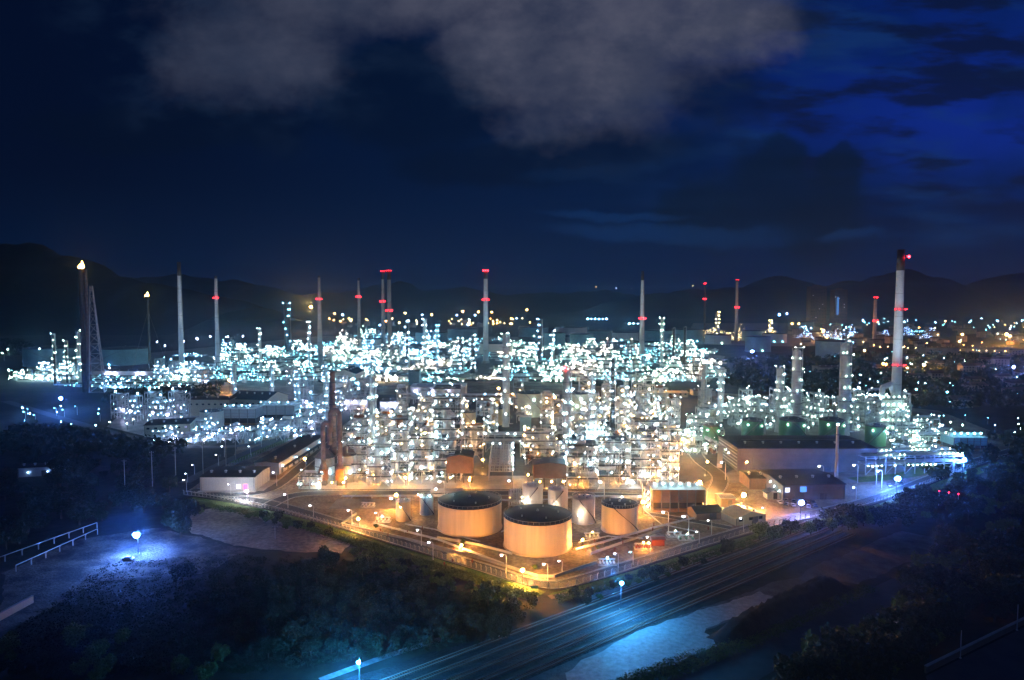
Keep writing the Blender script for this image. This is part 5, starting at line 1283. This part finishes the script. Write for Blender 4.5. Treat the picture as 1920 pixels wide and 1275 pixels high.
far_lamps([(r.uniform(5, 60), r.uniform(700, 716)) for i in range(9)] + [(r.uniform(30, 300), r.uniform(765, 815)) for i in range(16)], ('L_cyan', 'L_green', 'L_cool'), .9, 5, 'cyan lamp along the dim road below the flare tower', 'the frame edge to the low long building', 'dim road lamps', 9)

# town houses and apartment towers
def tower_block(px0, px1, yb, yt, depth, label):
    A = P(px0, yb); Bp = P(px1, yb); w = Bp.x - A.x; h = ZH(A.y, yt)
    root = empty('apartment_tower', ((A.x + Bp.x) / 2, A.y + depth / 2, 0)); tag(root, label, 'building', 'apartment towers')
    b = MB(); b.box((0, 0, h / 2), (w, depth, h), 'tower_wall'); b.box((0, 0, h + 3), (w * .4, depth * .5, 6), 'tower_wall'); b.build('wall', root)
    r = random.Random(int(px0)); b = MB(); c = MB()
    for i in range(10):
        for k in range(int(h / 6)):
            q = (-w / 2 + w * (i + .5) / 10, -depth / 2 - .15, 5 + 6 * k)
            (c if r.random() < .035 else b).box(q, (w / 16, .3, 2.6), 'glass_dark' if True else '')
    tag(b.build('window', root), kind='stuff')
    c.mats = ['L_warm'] if False else c.mats; 
    b = MB(); 
    for k in range(4): b.box((w * (-.45 + .1 * r.randint(0, 9)), -depth / 2 - .5, 5 + 6 * r.randint(1, int(h / 6) - 1)), (w / 16, .3, 2.6), 'win_white')
    tag(b.build('lit_window', root), kind='stuff')
    return root
tower_block(1519, 1549, 606, 537, 40, 'broad dark apartment tower under the hills, the broader of the two')
o = tower_block(1564, 1588, 606, 543, 40, 'narrower dark apartment tower with a lit blue strip')
b = MB(); b.box((-14, -21, 70), (7, .8, 70), 'win_blue'); b.build('lit_strip', o)
hp = []
rr_ = random.Random(8)
for k in range(6):
    w, d, h = rr_.uniform(12, 30), rr_.uniform(10, 18), rr_.choice((6, 7, 10, 14)); 
    root = empty('house'); b = MB(); b.box((0, 0, h / 2), (w, d, h), 'town_wall')
    for i in range(int(w / 4)):
        for z in range(int(h / 3.4)): b.box((-w / 2 + 2 + 4 * i, -d / 2 - .05, 1.8 + 3.3 * z), (1.6, .12, 1.4), 'glass_dark')
    b.build('wall', root); b = MB(); e = .6
    b.add([(-w / 2 - e, -d / 2 - e, h), (w / 2 + e, -d / 2 - e, h), (w / 2 + e, d / 2 + e, h), (-w / 2 - e, d / 2 + e, h), (-w / 2 - e, 0, h + 3), (w / 2 + e, 0, h + 3)], [(0, 1, 5, 4), (2, 3, 4, 5), (1, 2, 5), (3, 0, 4), (3, 2, 1, 0)], 'town_roof'); b.build('roof', root); hp.append(root)
spots = []
while len(spots) < 90:
    px, py = (rr_.uniform(1480, 1925), rr_.uniform(612, 652)) if rr_.random() < .6 else (rr_.uniform(1600, 1925), rr_.uniform(672, 770)) if rr_.random() < .7 else (rr_.uniform(620, 1010), rr_.uniform(606, 618))
    if free(px, py, 16): spots.append((px, py))
spots.sort()
for i, (px, py) in enumerate(spots):
    o = hp[i] if i < 6 else copy_tree(hp[rr_.randrange(6)]); o.location = P(px, py); o.rotation_euler.z = rr_.uniform(-.4, .4)
    tag(o, f'dim pitched-roof house in the distance, {ordinal(i)} from the far depot to the town edge', 'house', 'distant town houses')

# ------------------------------------------------------------------ vegetation
def leaf_mesh(seed, rad, h, n, key, size):
    r = random.Random(seed); b = MB(); cl = []
    for k in range(14):
        t = r.uniform(0, 6.28); q = rad * math.sqrt(r.random()) * .75; cl.append((q * math.cos(t), q * math.sin(t), h * r.uniform(.28, .9), rad * r.uniform(.28, .5)))
    for k in range(n):
        c = r.choice(cl); d = Vector((r.gauss(0, 1), r.gauss(0, 1), r.gauss(0, .8))).normalized() * c[3] * (r.random() ** .4)
        p = Vector(c[:3]) + d; p.z = max(.15, p.z); u = Vector((r.gauss(0, 1), r.gauss(0, 1), r.gauss(0, .6))).normalized(); v = u.cross(Vector((r.gauss(0, 1), r.gauss(0, 1), r.gauss(0, 1)))).normalized(); s = size * r.uniform(.6, 1.4)
        b.add([p - u * s, p + v * s * .55, p + u * s, p - v * s * .55], [(0, 1, 2, 3)], key)
    return b.mesh('crown')
def trunk_mesh(seed, h, rad):
    r = random.Random(seed); b = MB(); b.cyl((0, 0, -.2), (0, 0, h * .55), .28, .16, 'bark', 7)
    for k in range(5):
        t = k * 1.26 + r.uniform(-.3, .3); b.cyl((0, 0, h * (.25 + .06 * k)), (rad * .6 * math.cos(t), rad * .6 * math.sin(t), h * (.5 + .07 * k)), .12, .05, 'bark', 6)
    return b.mesh('trunk')
TP = []
for i, (rad, h, n, key, s) in enumerate(((3.4, 6.5, 1500, 'leaf', .42), (2.6, 4.2, 1100, 'leaf', .38), (4.3, 8.0, 2000, 'leaf', .46), (2.2, 3.0, 900, 'leaf_dry', .34), (3.6, 5.0, 1500, 'leaf_dry', .40))):
    TP.append((leaf_mesh(i, rad, h, n, key, s), trunk_mesh(i, h, rad)))
def tree(px, py, k, sc, label, group, name='tree', cat='tree'):
    root = empty(name, P(px, py)); root.scale = (sc, sc, sc * rr_.uniform(.85, 1.2)); root.rotation_euler.z = rr_.uniform(0, 6.28); tag(root, label, cat, group)
    place(TP[k][0], 'crown', root); place(TP[k][1], 'trunk', root)
def in_poly(x, y, pg):
    c = False; j = len(pg) - 1
    for i in range(len(pg)):
        if (pg[i][1] > y) != (pg[j][1] > y) and x < (pg[j][0] - pg[i][0]) * (y - pg[i][1]) / (pg[j][1] - pg[i][1]) + pg[i][0]: c = not c
        j = i
    return c
def grove(pg, n, ks, s0, s1, label, group, sep, seed, name='tree', cat='tree'):
    r = random.Random(seed); xs = [p[0] for p in pg]; ys = [p[1] for p in pg]; pts = []; tries = 0
    while len(pts) < n and tries < 8000:
        tries += 1; px, py = r.uniform(min(xs), max(xs)), r.uniform(min(ys), max(ys))
        if not in_poly(px, py, pg): continue
        q = P(px, py)
        if any((q.x - a) ** 2 + (q.y - c) ** 2 < sep * sep for a, c in pts): continue
        pts.append((q.x, q.y)); tree(px, py, r.choice(ks), r.uniform(s0, s1), label, group, name, cat)
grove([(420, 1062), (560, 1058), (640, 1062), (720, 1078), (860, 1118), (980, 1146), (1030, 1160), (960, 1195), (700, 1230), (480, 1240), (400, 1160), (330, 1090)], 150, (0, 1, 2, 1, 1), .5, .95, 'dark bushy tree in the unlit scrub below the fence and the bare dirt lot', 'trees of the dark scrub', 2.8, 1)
grove([(1310, 1045), (1450, 1003), (1560, 978), (1660, 955), (1760, 915), (1860, 880), (1915, 870), (1915, 960), (1760, 985), (1600, 1000), (1460, 1012)], 95, (0, 1, 2, 4), .7, 1.2, 'bushy tree in the band between the fence road and the railway', 'trees along the railway', 3.8, 2)
grove([(1520, 1262), (1650, 1180), (1760, 1120), (1915, 1060), (1915, 1150), (1740, 1230), (1640, 1300), (1480, 1310)], 55, (0, 2, 4), .9, 1.5, 'large dark tree beside the unlit service road near the parapet wall', 'trees by the service road', 4.2, 3)
grove([(1830, 1000), (1915, 975), (1915, 1060), (1800, 1100), (1720, 1120), (1700, 1080)], 26, (0, 2, 4), .9, 1.4, 'dark tree at the shadowy end of the loading apron', 'trees behind the apron', 4.2, 4)
grove([(0, 880), (120, 850), (240, 870), (330, 915), (330, 960), (200, 975), (80, 1000), (0, 1040)], 60, (0, 1, 2), .9, 1.6, 'dark tree in the unlit quarter round the white bungalow', 'trees round the bungalow', 5, 5)
grove([(300, 985), (345, 965), (370, 985), (345, 1010), (310, 1020)], 5, (2, 0), 1.1, 1.5, 'dense dark tree clump beside the dazzling blue-white floodlight', 'clump by the floodlight', 4, 6)
grove([(345, 952), (372, 948), (400, 956), (380, 965), (350, 965)], 5, (3, 1), .7, 1.0, 'round green bush on the bare dirt lot below the warehouse', 'bushes on the dirt lot', 3.6, 7, 'bush', 'bush')
grove([(455, 965), (520, 968), (600, 992), (655, 1012), (640, 1020), (560, 998), (470, 975)], 14, (3, 1), .6, .95, 'green bush along the edge of the dirt lot under the fence', 'bushes under the fence', 3.4, 8, 'bush', 'bush')
grove([(660, 1035), (760, 1062), (900, 1107), (1000, 1138), (950, 1140), (800, 1096), (670, 1056)], 34, (3, 4, 1), .5, .85, 'fence-lit green shrub on the verge below the fence', 'verge shrubs', 3.0, 9, 'shrub', 'shrub')
grove([(1070, 1120), (1200, 1085), (1330, 1045), (1420, 1018), (1400, 1035), (1200, 1100), (1080, 1140)], 22, (3, 1), .45, .8, 'low green shrub between the footpath and the canal', 'canal shrubs', 3.2, 10, 'shrub', 'shrub')
grove([(0, 1210), (150, 1190), (420, 1240), (420, 1300), (0, 1300)], 26, (3, 1, 4), .6, 1.1, 'dark scrub bush at the bottom of the waste ground', 'waste ground bushes', 3.6, 12, 'bush', 'bush')
for i, (px, py) in enumerate(((705, 990), (860, 1025), (866, 1028), (1003, 1068), (1120, 1030), (868, 1020))):
    tree(px, py, 3, .5, 'small planted bush in the orange-lit tank compound', 'bushes in the tank compound', 'bush', 'bush')
# far woods: one mass of crowns
def woods(pg, n, seed, s0=6, s1=13, hgt=8):
    r = random.Random(seed); b = MB(); xs = [p[0] for p in pg]; ys = [p[1] for p in pg]; c = 0
    while c < n:
        px, py = r.uniform(min(xs), max(xs)), r.uniform(min(ys), max(ys))
        if not in_poly(px, py, pg): continue
        c += 1; q = P(px, py); s = r.uniform(s0, s1)
        for k in range(46):
            d = Vector((r.gauss(0, 1), r.gauss(0, 1), r.gauss(0, .7))).normalized(); p = q + Vector((d.x * s * .6, d.y * s * .6, hgt * .55 + d.z * s * .42)); p.z = max(.3, p.z)
            u = Vector((r.gauss(0, 1), r.gauss(0, 1), r.gauss(0, 1))).normalized(); v = u.cross(d).normalized(); z = r.uniform(.9, 2.0)
            b.add([p - u * z, p + v * z * .7, p + u * z, p - v * z * .7], [(0, 1, 2, 3)], 'leaf')
    return tag(b.build('woods'), kind='stuff')
woods([(1345, 680), (1480, 668), (1600, 664), (1720, 664), (1925, 668), (1925, 760), (1780, 770), (1600, 745), (1400, 735), (1360, 720)], 900, 1)
woods([(200, 738), (330, 735), (420, 722), (400, 745), (300, 762), (210, 762)], 90, 2)
woods([(0, 815), (120, 812), (260, 838), (350, 850), (300, 865), (0, 850)], 130, 3)
woods([(0, 640), (60, 645), (60, 660), (0, 672)], 60, 4, 10, 18)
woods([(1690, 870), (1925, 800), (1925, 870), (1850, 868), (1760, 900)], 60, 5, 4, 8, 5)
# undergrowth along the verges
def undergrowth(pg, n, seed, key='leaf_dry', size=.3):
    r = random.Random(seed); b = MB(); xs = [p[0] for p in pg]; ys = [p[1] for p in pg]; c = 0
    while c < n:
        px, py = r.uniform(min(xs), max(xs)), r.uniform(min(ys), max(ys))
        if not in_poly(px, py, pg): continue
        c += 1; q = P(px, py); m_ = r.uniform(.6, 1.8)
        for k in range(9):
            p = q + Vector((r.gauss(0, m_ * .5), r.gauss(0, m_ * .5), r.uniform(.05, m_ * .6))); u = Vector((r.gauss(0, 1), r.gauss(0, 1), r.uniform(.2, 1))).normalized(); v = u.cross(Vector((r.gauss(0, 1), r.gauss(0, 1), 0))).normalized(); s = size * r.uniform(.6, 1.6)
            b.add([p - v * s * .3, p + v * s * .3, p + u * s * 1.6], [(0, 1, 2)], key)
    return tag(b.build('undergrowth'), kind='stuff')
undergrowth([(350, 937), (520, 966), (700, 1020), (900, 1082), (1010, 1116), (1000, 1128), (880, 1092), (690, 1032), (510, 976), (350, 948)], 2600, 1)
undergrowth([(1040, 1118), (1200, 1075), (1440, 1000), (1640, 953), (1830, 882), (1830, 895), (1640, 966), (1440, 1014), (1200, 1090), (1050, 1132)], 2600, 2)
undergrowth([(200, 1060), (420, 1040), (640, 1050), (1000, 1140), (900, 1210), (500, 1260), (100, 1270), (0, 1200)], 5200, 3, 'leaf', .35)
undergrowth([(1100, 1300), (1280, 1228), (1400, 1200), (1620, 1098), (1650, 1105), (1420, 1212), (1200, 1300)], 1500, 4)

# ------------------------------------------------------------------ railway, foreground objects
def line_w(px, py, dx, off, l0, l1):
    """a straight run parallel to the railway, off metres to the right of the line through the pixel"""
    a = P(760, 1275); c = P(1480, 1000); d = (c - a).normalized(); n = Vector((d.y, -d.x, 0))
    return a + d * l0 + n * off, a + d * l1 + n * off, d, n
for i, off in enumerate((-2.5, 2.5, 7.5, 12.5, 17.5)):
    A, B_, d, n = line_w(0, 0, 0, off, -25, 205)
    root = empty('railway_track', A); tag(root, f'rusty railway track below the fence, {ORD[i]} from the canal towards the loading apron', 'railway track', 'railway tracks')
    rz = math.atan2(d.y, d.x); root.rotation_euler.z = rz; L_ = (B_ - A).length
    for sy in (-.72, .72):
        b = MB(); b.bar((0, sy, .42), (L_, sy, .42), .08, 'stack_grey', .18); b.build('rail', root)
    b = MB(); t = 0
    while t < L_: b.box((t, 0, .26), (.25, 2.5, .16), 'rust'); t += .75
    tag(b.build('sleeper', root), kind='stuff')
    b = MB(); b.add([(0, -1.9, .09), (L_, -1.9, .09), (L_, -1.3, .24), (0, -1.3, .24), (0, 1.3, .24), (L_, 1.3, .24), (L_, 1.9, .09), (0, 1.9, .09)], [(0, 1, 2, 3), (3, 2, 5, 4), (4, 5, 6, 7)], 'rail_bed'); b.build('ballast', root)
# long dark coal heap on the apron
pgc = [P(1322, 1196), P(1540, 1088), P(1600, 1098), P(1380, 1213)]
b = MB(); nx_, ny_ = 40, 12; r = random.Random(4); vs_ = []
for j in range(ny_ + 1):
    for i in range(nx_ + 1):
        u, v = i / nx_, j / ny_; p = pgc[0].lerp(pgc[1], u).lerp(pgc[3].lerp(pgc[2], u), v)
        hh = 4.6 * min(1, 2.6 * min(u, 1 - u) * 3) * min(1, 3.2 * min(v, 1 - v)); vs_.append((p.x, p.y, .1 + hh * (.8 + .35 * r.random())))
b.add(vs_, [(j * (nx_ + 1) + i, j * (nx_ + 1) + i + 1, (j + 1) * (nx_ + 1) + i + 1, (j + 1) * (nx_ + 1) + i) for j in range(ny_) for i in range(nx_)], 'coal', True)
tag(b.build('coal_heap'), 'long black heap of coal lying on the loading apron', 'coal heap')
# parapet wall bottom right with posts and roof behind it
A, B_ = P(1735, 1262), P(1940, 1160); d = (B_ - A).normalized(); root = empty('parapet_wall', A); tag(root, 'pinkish parapet wall with slender posts at the bottom corner', 'wall'); off = -A
b = MB(); b.bar(Vector((0, 0, .9)), B_ - A + Vector((0, 0, .9)), .5, 'wall_brown', 1.8); b.build('wall', root)
b = MB(); b.bar(Vector((0, 0, 1.9)), B_ - A + Vector((0, 0, 1.9)), .8, 'concrete', .2); b.build('coping', root)
pm = MB(); pm.cyl((0, 0, 0), (0, 0, 8), .13, .1, 'steel', 8); pm.box((0, 0, .1), (.5, .5, .2), 'steel'); pmm = pm.mesh('post')
for px, py in ((1798, 1232), (1904, 1180)): place(pmm, 'post', root, P(px, py) + off + Vector((0, -.6, 0)))
sheet('roof_terrace', [(1735, 1268), (1940, 1166), (2100, 1300), (1760, 1320)], 'asphalt', 0.08)
# twin pipes on trestles, left
for i, (p0, p1, lab) in enumerate((((-60, 1078), (182, 990), 'pale pipe rail on low trestles, farther of the pair on the waste ground'), ((30, 1072), (183, 1002), 'pale pipe rail on low trestles, nearer and shorter of the pair on the waste ground'))):
    A, B_ = P(*p0), P(*p1); L_ = (B_ - A).length; root = empty('pipe_rail', A); root.rotation_euler.z = math.atan2(B_.y - A.y, B_.x - A.x); tag(root, lab, 'pipeline', 'pipe rails')
    b = MB(); b.cyl((0, 0, 2.4), (L_, 0, 2.4), .16, .16, 'white_paint', 8); b.cyl((0, 0, 2.4), (0, 0, 0), .16, .16, 'white_paint', 8); b.cyl((L_, 0, 2.4), (L_, 0, 0), .16, .16, 'white_paint', 8); b.build('pipe', root)
    tm = MB(); tm.box((0, 0, 1.15), (.22, .3, 2.3), 'white_paint'); tm.box((0, 0, 2.2), (.3, 1.0, .12), 'white_paint'); tmm = tm.mesh('trestle'); n_ = int(L_ / 6)
    for k in range(1, n_): place(tmm, 'trestle', root, (L_ * k / n_, 0, 0))
# low wall bottom left
A, B_ = P(-30, 1180), P(62, 1130); b = MB(); b.bar(A + Vector((0, 0, 1.2)), B_ + Vector((0, 0, 1.2)), .5, 'wall_beige', 2.4); b.bar(A + Vector((0, 0, 2.45)), B_ + Vector((0, 0, 2.45)), .8, 'concrete', .12)
tag(b.build('boundary_wall'), 'dim pinkish boundary wall on the waste ground at the frame edge', 'wall')
# bund walls
for i, (pts, lab) in enumerate((([(668, 965), (640, 985), (760, 1012), (905, 1050), (1010, 1083), (1040, 1083), (1120, 1056)], 'low orange-lit bund wall curving in front of the two broad tanks'), ([(1108, 1040), (1180, 1015), (1240, 995)], 'low bund wall in front of the pinkish tank'), ([(820, 1010), (900, 1024), (960, 1040)], 'inner bund wall at the foot of the second broad tank'))):
    w_ = [P(*p) for p in pts]; b = MB()
    for a, c in zip(w_, w_[1:]): b.bar(a + Vector((0, 0, .55)), c + Vector((0, 0, .55)), .4, 'concrete', 1.1)
    tag(b.build('bund_wall'), lab, 'wall', 'bund walls')
# pump skid on the cyan-lit slab, red sheds and pipes in the tank yard
def skid(px, py, label, key, lk, n):
    root = empty('pump_skid', P(px, py)); tag(root, label, 'pump skid', 'pump skids'); r = random.Random(px)
    b = MB(); b.box((0, 0, .15), (7, 3.6, .3), 'concrete'); b.build('slab', root)
    for k in range(n):
        x = -2.6 + 5.2 * k / max(1, n - 1); b = MB(); b.cyl((x, -.9, .9), (x, .9, .9), .42, .42, key, 10); b.cyl((x, .2, .9), (x, .2, 2.0), .16, .16, 'alu', 8); b.box((x, 0, .4), (.7, 1.6, .3), 'steel_dark'); b.build('pump', root)
    b = MB(); b.cyl((-3.2, .2, 2.0), (3.2, .2, 2.0), .18, .18, 'alu', 8); b.cyl((-3.2, 1.2, 1.4), (3.2, 1.2, 1.4), .2, .2, 'alu', 8); b.build('header_pipe', root)
    if lk: lamp(root, (0, -1.4, 3.0), .4, 'H_aqua' if lk == 'F_cyan' else lk); bb = MB(); bb.cyl((0, -1.4, 0), (0, -1.4, 3), .07, .07, 'steel', 6); bb.build('post', root)
skid(1138, 1058, 'cyan-lit row of pumps on a pale slab inside the fence', 'car_white', 'F_cyan', 5)
skid(1205, 1028, 'red-painted pump manifold glowing orange beside the bund', 'red_paint', 'L_orange', 6)
skid(1265, 1006, 'small white pump set near the fence lamps', 'car_white', 'L_white', 3)
skid(1287, 1012, 'small green-lit pump set nearest the pale house', 'tank_green', 'L_white', 3)
skid(718, 978, 'pump set between the fence bend and the small peach tank', 'steel', 'L_white', 4)
skid(690, 950, 'pale pump set on the grey slab beyond the peach floodlight', 'vessel', None, 4)
skid(1110, 1008, 'pipe manifold between the nearest broad tank and the pinkish tank', 'steel', 'L_warm', 4)
shed(1222, 1246, 1024, 4, 2.6, 'red_paint', 'red_paint', 'little red shed beside the red pump manifold', .3, 'X', name='hut')
b = MB(); b.box((0, 0, .1), (34, 16, .2), 'concrete_dark'); tag(b.build('concrete_pad', None, P(690, 945)), 'bare grey concrete slab beside the cross road', 'slab')
for i, (pts, z, lab) in enumerate((([(700, 985), (820, 1015), (945, 1062)], .7, 'silver pipeline beside the fence road in front of the broad tanks'), ([(1080, 1035), (1240, 990), (1330, 968)], .8, 'silver pipeline running behind the fence lamps to the huts'), ([(640, 935), (830, 935), (980, 945), (1110, 935), (1215, 935)], 1.2, 'long silver pipeline along the cross road behind the tanks'))):
    w_ = [P(*p) for p in pts]; root = empty('pipeline', w_[0]); tag(root, lab, 'pipeline', 'yard pipelines'); o_ = -w_[0]
    for k in range(3):
        b = MB()
        for a, c in zip(w_, w_[1:]): b.cyl(a + o_ + Vector((0, k * .7, z)), c + o_ + Vector((0, k * .7, z)), .2, .2, 'alu', 8)
        b.build('pipe', root)
    sm = MB(); sm.box((0, .7, z / 2 - .1), (.3, 2.2, z), 'concrete'); smm = sm.mesh('support')
    for a, c in zip(w_, w_[1:]):
        for t in (.1, .3, .5, .7, .9): place(smm, 'support', root, a.lerp(c, t) + o_)
o = pipe_rack(20, 6, 5, 21, 'L_tank', 3, .3); put(o, 966, 948, R(90), 'small grey pipe rack between the two broad tanks and the white trio', 'pipe rack', 'pipe racks')
o = pipe_rack(16, 4, 3, 22, 'L_tank', 3, .3); put(o, 838, 930, 0, 'low pipe rack of valves behind the second broad tank', 'pipe rack', 'pipe racks')
o = pipe_rack(18, 4, 3, 23, 'L_tank', 2, .3); put(o, 1180, 945, R(8), 'low pipe rack between the pinkish tank and the brown cooling tower', 'pipe rack', 'pipe racks')
for i, (pts, z, lab) in enumerate((([(940, 1000), (985, 975), (1110, 985)], .6, 'silver pipeline threading between the two broad tanks'), ([(760, 985), (815, 995), (900, 1018)], .5, 'silver pipeline from the small peach tank to the second broad tank'), ([(1085, 1020), (1140, 1008), (1205, 1012)], .6, 'silver pipeline passing the foot of the pinkish tank'), ([(1210, 960), (1240, 985), (1310, 1000)], .5, 'silver pipeline from the brown cooling tower to the white pump set'))):
    w_ = [P(*p) for p in pts]; root = empty('pipeline', w_[0]); tag(root, lab, 'pipeline', 'yard pipelines'); o_ = -w_[0]
    for k in range(2):
        b = MB()
        for a, c in zip(w_, w_[1:]): b.cyl(a + o_ + Vector((0, k * .6, z)), c + o_ + Vector((0, k * .6, z)), .17, .17, 'alu', 8)
        b.build('pipe', root)
    sm = MB(); sm.box((0, .3, z / 2 - .1), (.3, 1.2, z), 'concrete'); smm = sm.mesh('support')
    for a, c in zip(w_, w_[1:]):
        for t in (.1, .37, .63, .9): place(smm, 'support', root, a.lerp(c, t) + o_)
hyd = None; r = random.Random(77); hs = []
for (x0, x1, y0, y1) in ((700, 815, 985, 1010), (830, 940, 1020, 1062), (1085, 1240, 1015, 1040), (1215, 1330, 975, 1000)):
    hs += [(r.uniform(x0, x1), r.uniform(y0, y1)) for k in range(5)]
hs.sort()
for i, (px, py) in enumerate(hs):
    if hyd is None:
        hyd = empty('fire_hydrant'); b = MB(); b.cyl((0, 0, 0), (0, 0, 1.1), .2, .18, 'red_paint', 10); b.lathe([(.26, 1.1), (.22, 1.3), (.05, 1.42)], 'red_paint', 10); b.build('barrel', hyd)
        b = MB(); b.cyl((-.45, 0, .85), (.45, 0, .85), .11, .11, 'red_paint', 8); b.build('outlet', hyd); o = hyd
    else: o = copy_tree(hyd)
    o.location = P(px, py, .06); o.rotation_euler.z = r.uniform(0, 3)
    tag(o, f'small red fire hydrant in the tank yard, {ORD[i]} from the peach floodlight to the pale house', 'hydrant', 'hydrants of the tank yard')
# parked cars
def car_proto(paint):
    root = empty('parked_car'); b = MB()
    prof = [(-2.1, .45), (-2.1, .85), (-1.25, .95), (-.7, 1.42), (.75, 1.45), (1.45, .98), (2.1, .9), (2.15, .45)]
    n_ = len(prof); vs_ = [(x, -.85 if z < 1.2 else -.68, z) for x, z in prof] + [(x, .85 if z < 1.2 else .68, z) for x, z in prof]
    b.add(vs_, [tuple(range(n_ - 1, -1, -1)), tuple(range(n_, 2 * n_))] + [(i, (i + 1) % n_, n_ + (i + 1) % n_, n_ + i) for i in range(n_)], paint); b.build('body', root)
    b = MB(); b.add([(-1.1, -.80, .98), (-.68, -.70, 1.36), (.72, -.70, 1.38), (1.3, -.80, .99)], [(0, 1, 2, 3)], 'glass_dark'); b.add([(-1.1, .80, .98), (-.68, .70, 1.36), (.72, .70, 1.38), (1.3, .80, .99)], [(3, 2, 1, 0)], 'glass_dark')
    b.add([(-1.24, -.66, 1.0), (-1.24, .66, 1.0), (-.76, .6, 1.40), (-.76, -.6, 1.40)], [(0, 1, 2, 3)], 'glass_dark'); b.add([(1.44, -.66, 1.02), (1.44, .66, 1.02), (.82, .6, 1.45), (.82, -.6, 1.45)], [(3, 2, 1, 0)], 'glass_dark'); b.build('glazing', root)
    wm = MB(); wm.cyl((0, -.1, 0), (0, .1, 0), .34, .34, 'tyre', 14); wm.cyl((0, -.11, 0), (0, .11, 0), .2, .2, 'alu', 10); wmm = wm.mesh('wheel')
    for x in (-1.35, 1.35):
        for y in (-.82, .82): place(wmm, 'wheel', root, (x, y, .34))
    for y in (-.55, .55):
        b = MB(); b.box((2.12, y, .72), (.08, .34, .16), 'white_paint'); b.build('headlight', root)
    return root
cars = [(1462, 944), (1474, 947), (1486, 949), (1516, 952), (1528, 950), (1474, 940), (1488, 942), (1510, 944), (1524, 943), (1668, 912), (1690, 908), (548, 872), (556, 865), (240, 1050)]
cp = {k: car_proto(k) for k in ('car_white', 'car_blue', 'car_dark')}; ucp = set()
for i, (px, py) in enumerate(sorted(cars)):
    k = ('car_white', 'car_dark', 'car_blue')[i % 3]; o = cp[k] if k not in ucp else copy_tree(cp[k]); ucp.add(k)
    o.location = P(px, py, .2 if px > 300 else 0.04); o.rotation_euler.z = rr_.uniform(-.3, .3) + (1.3 if px > 1400 else .2)
    tag(o, f'{ {"car_white": "white", "car_dark": "dark", "car_blue": "navy"}[k]} parked car, {ORD[i]} from the dazzling floodlight across to the vent pipe', 'car', 'parked cars')
# red-tipped marker posts in the dark trees
for i, (px, py) in enumerate(((1760, 948), (1778, 951), (1796, 954))):
    root = empty('marker_post', P(px, py)); tag(root, f'slender signal post with a red tip among the dark trees, {ORD[i]} from the floodlight road', 'signal post', 'signal posts')
    b = MB(); b.cyl((0, 0, 0), (0, 0, 7.0), .10, .08, 'white_paint', 6); b.build('post', root); b = MB(); b.ball((0, 0, 7.2), .26, 'L_red'); b.build('signal_lamp', root)
# small lit green sign at the fence corner
root = empty('sign_board', P(1002, 1110)); tag(root, 'small green lit sign board on posts at the fence corner', 'sign')
b = MB(); b.box((0, 0, 1.7), (2.6, .12, 1.0), 'tank_green'); b.build('board', root)
b = MB(); b.box((-1, .1, .6), (.1, .1, 1.2), 'steel'); b.box((1, .1, .6), (.1, .1, 1.2), 'steel'); b.build('post', root)

b = MB(); b.box((0, 2600, 100), (15000, 6400, 202), 'ground'); hz = b.build('haze'); tag(hz, kind='stuff')
hm = bpy.data.materials.new('haze'); hm.use_nodes = True; nt = hm.node_tree; nt.nodes.clear()
ho = nt.nodes.new('ShaderNodeOutputMaterial'); hv = nt.nodes.new('ShaderNodeVolumePrincipled'); nt.links.new(hv.outputs[0], ho.inputs['Volume'])
hv.inputs['Color'].default_value = (.30, .58, 1, 1); hv.inputs['Density'].default_value = 1.5e-4; hv.inputs['Anisotropy'].default_value = .92
hz.data.materials.clear(); hz.data.materials.append(hm)
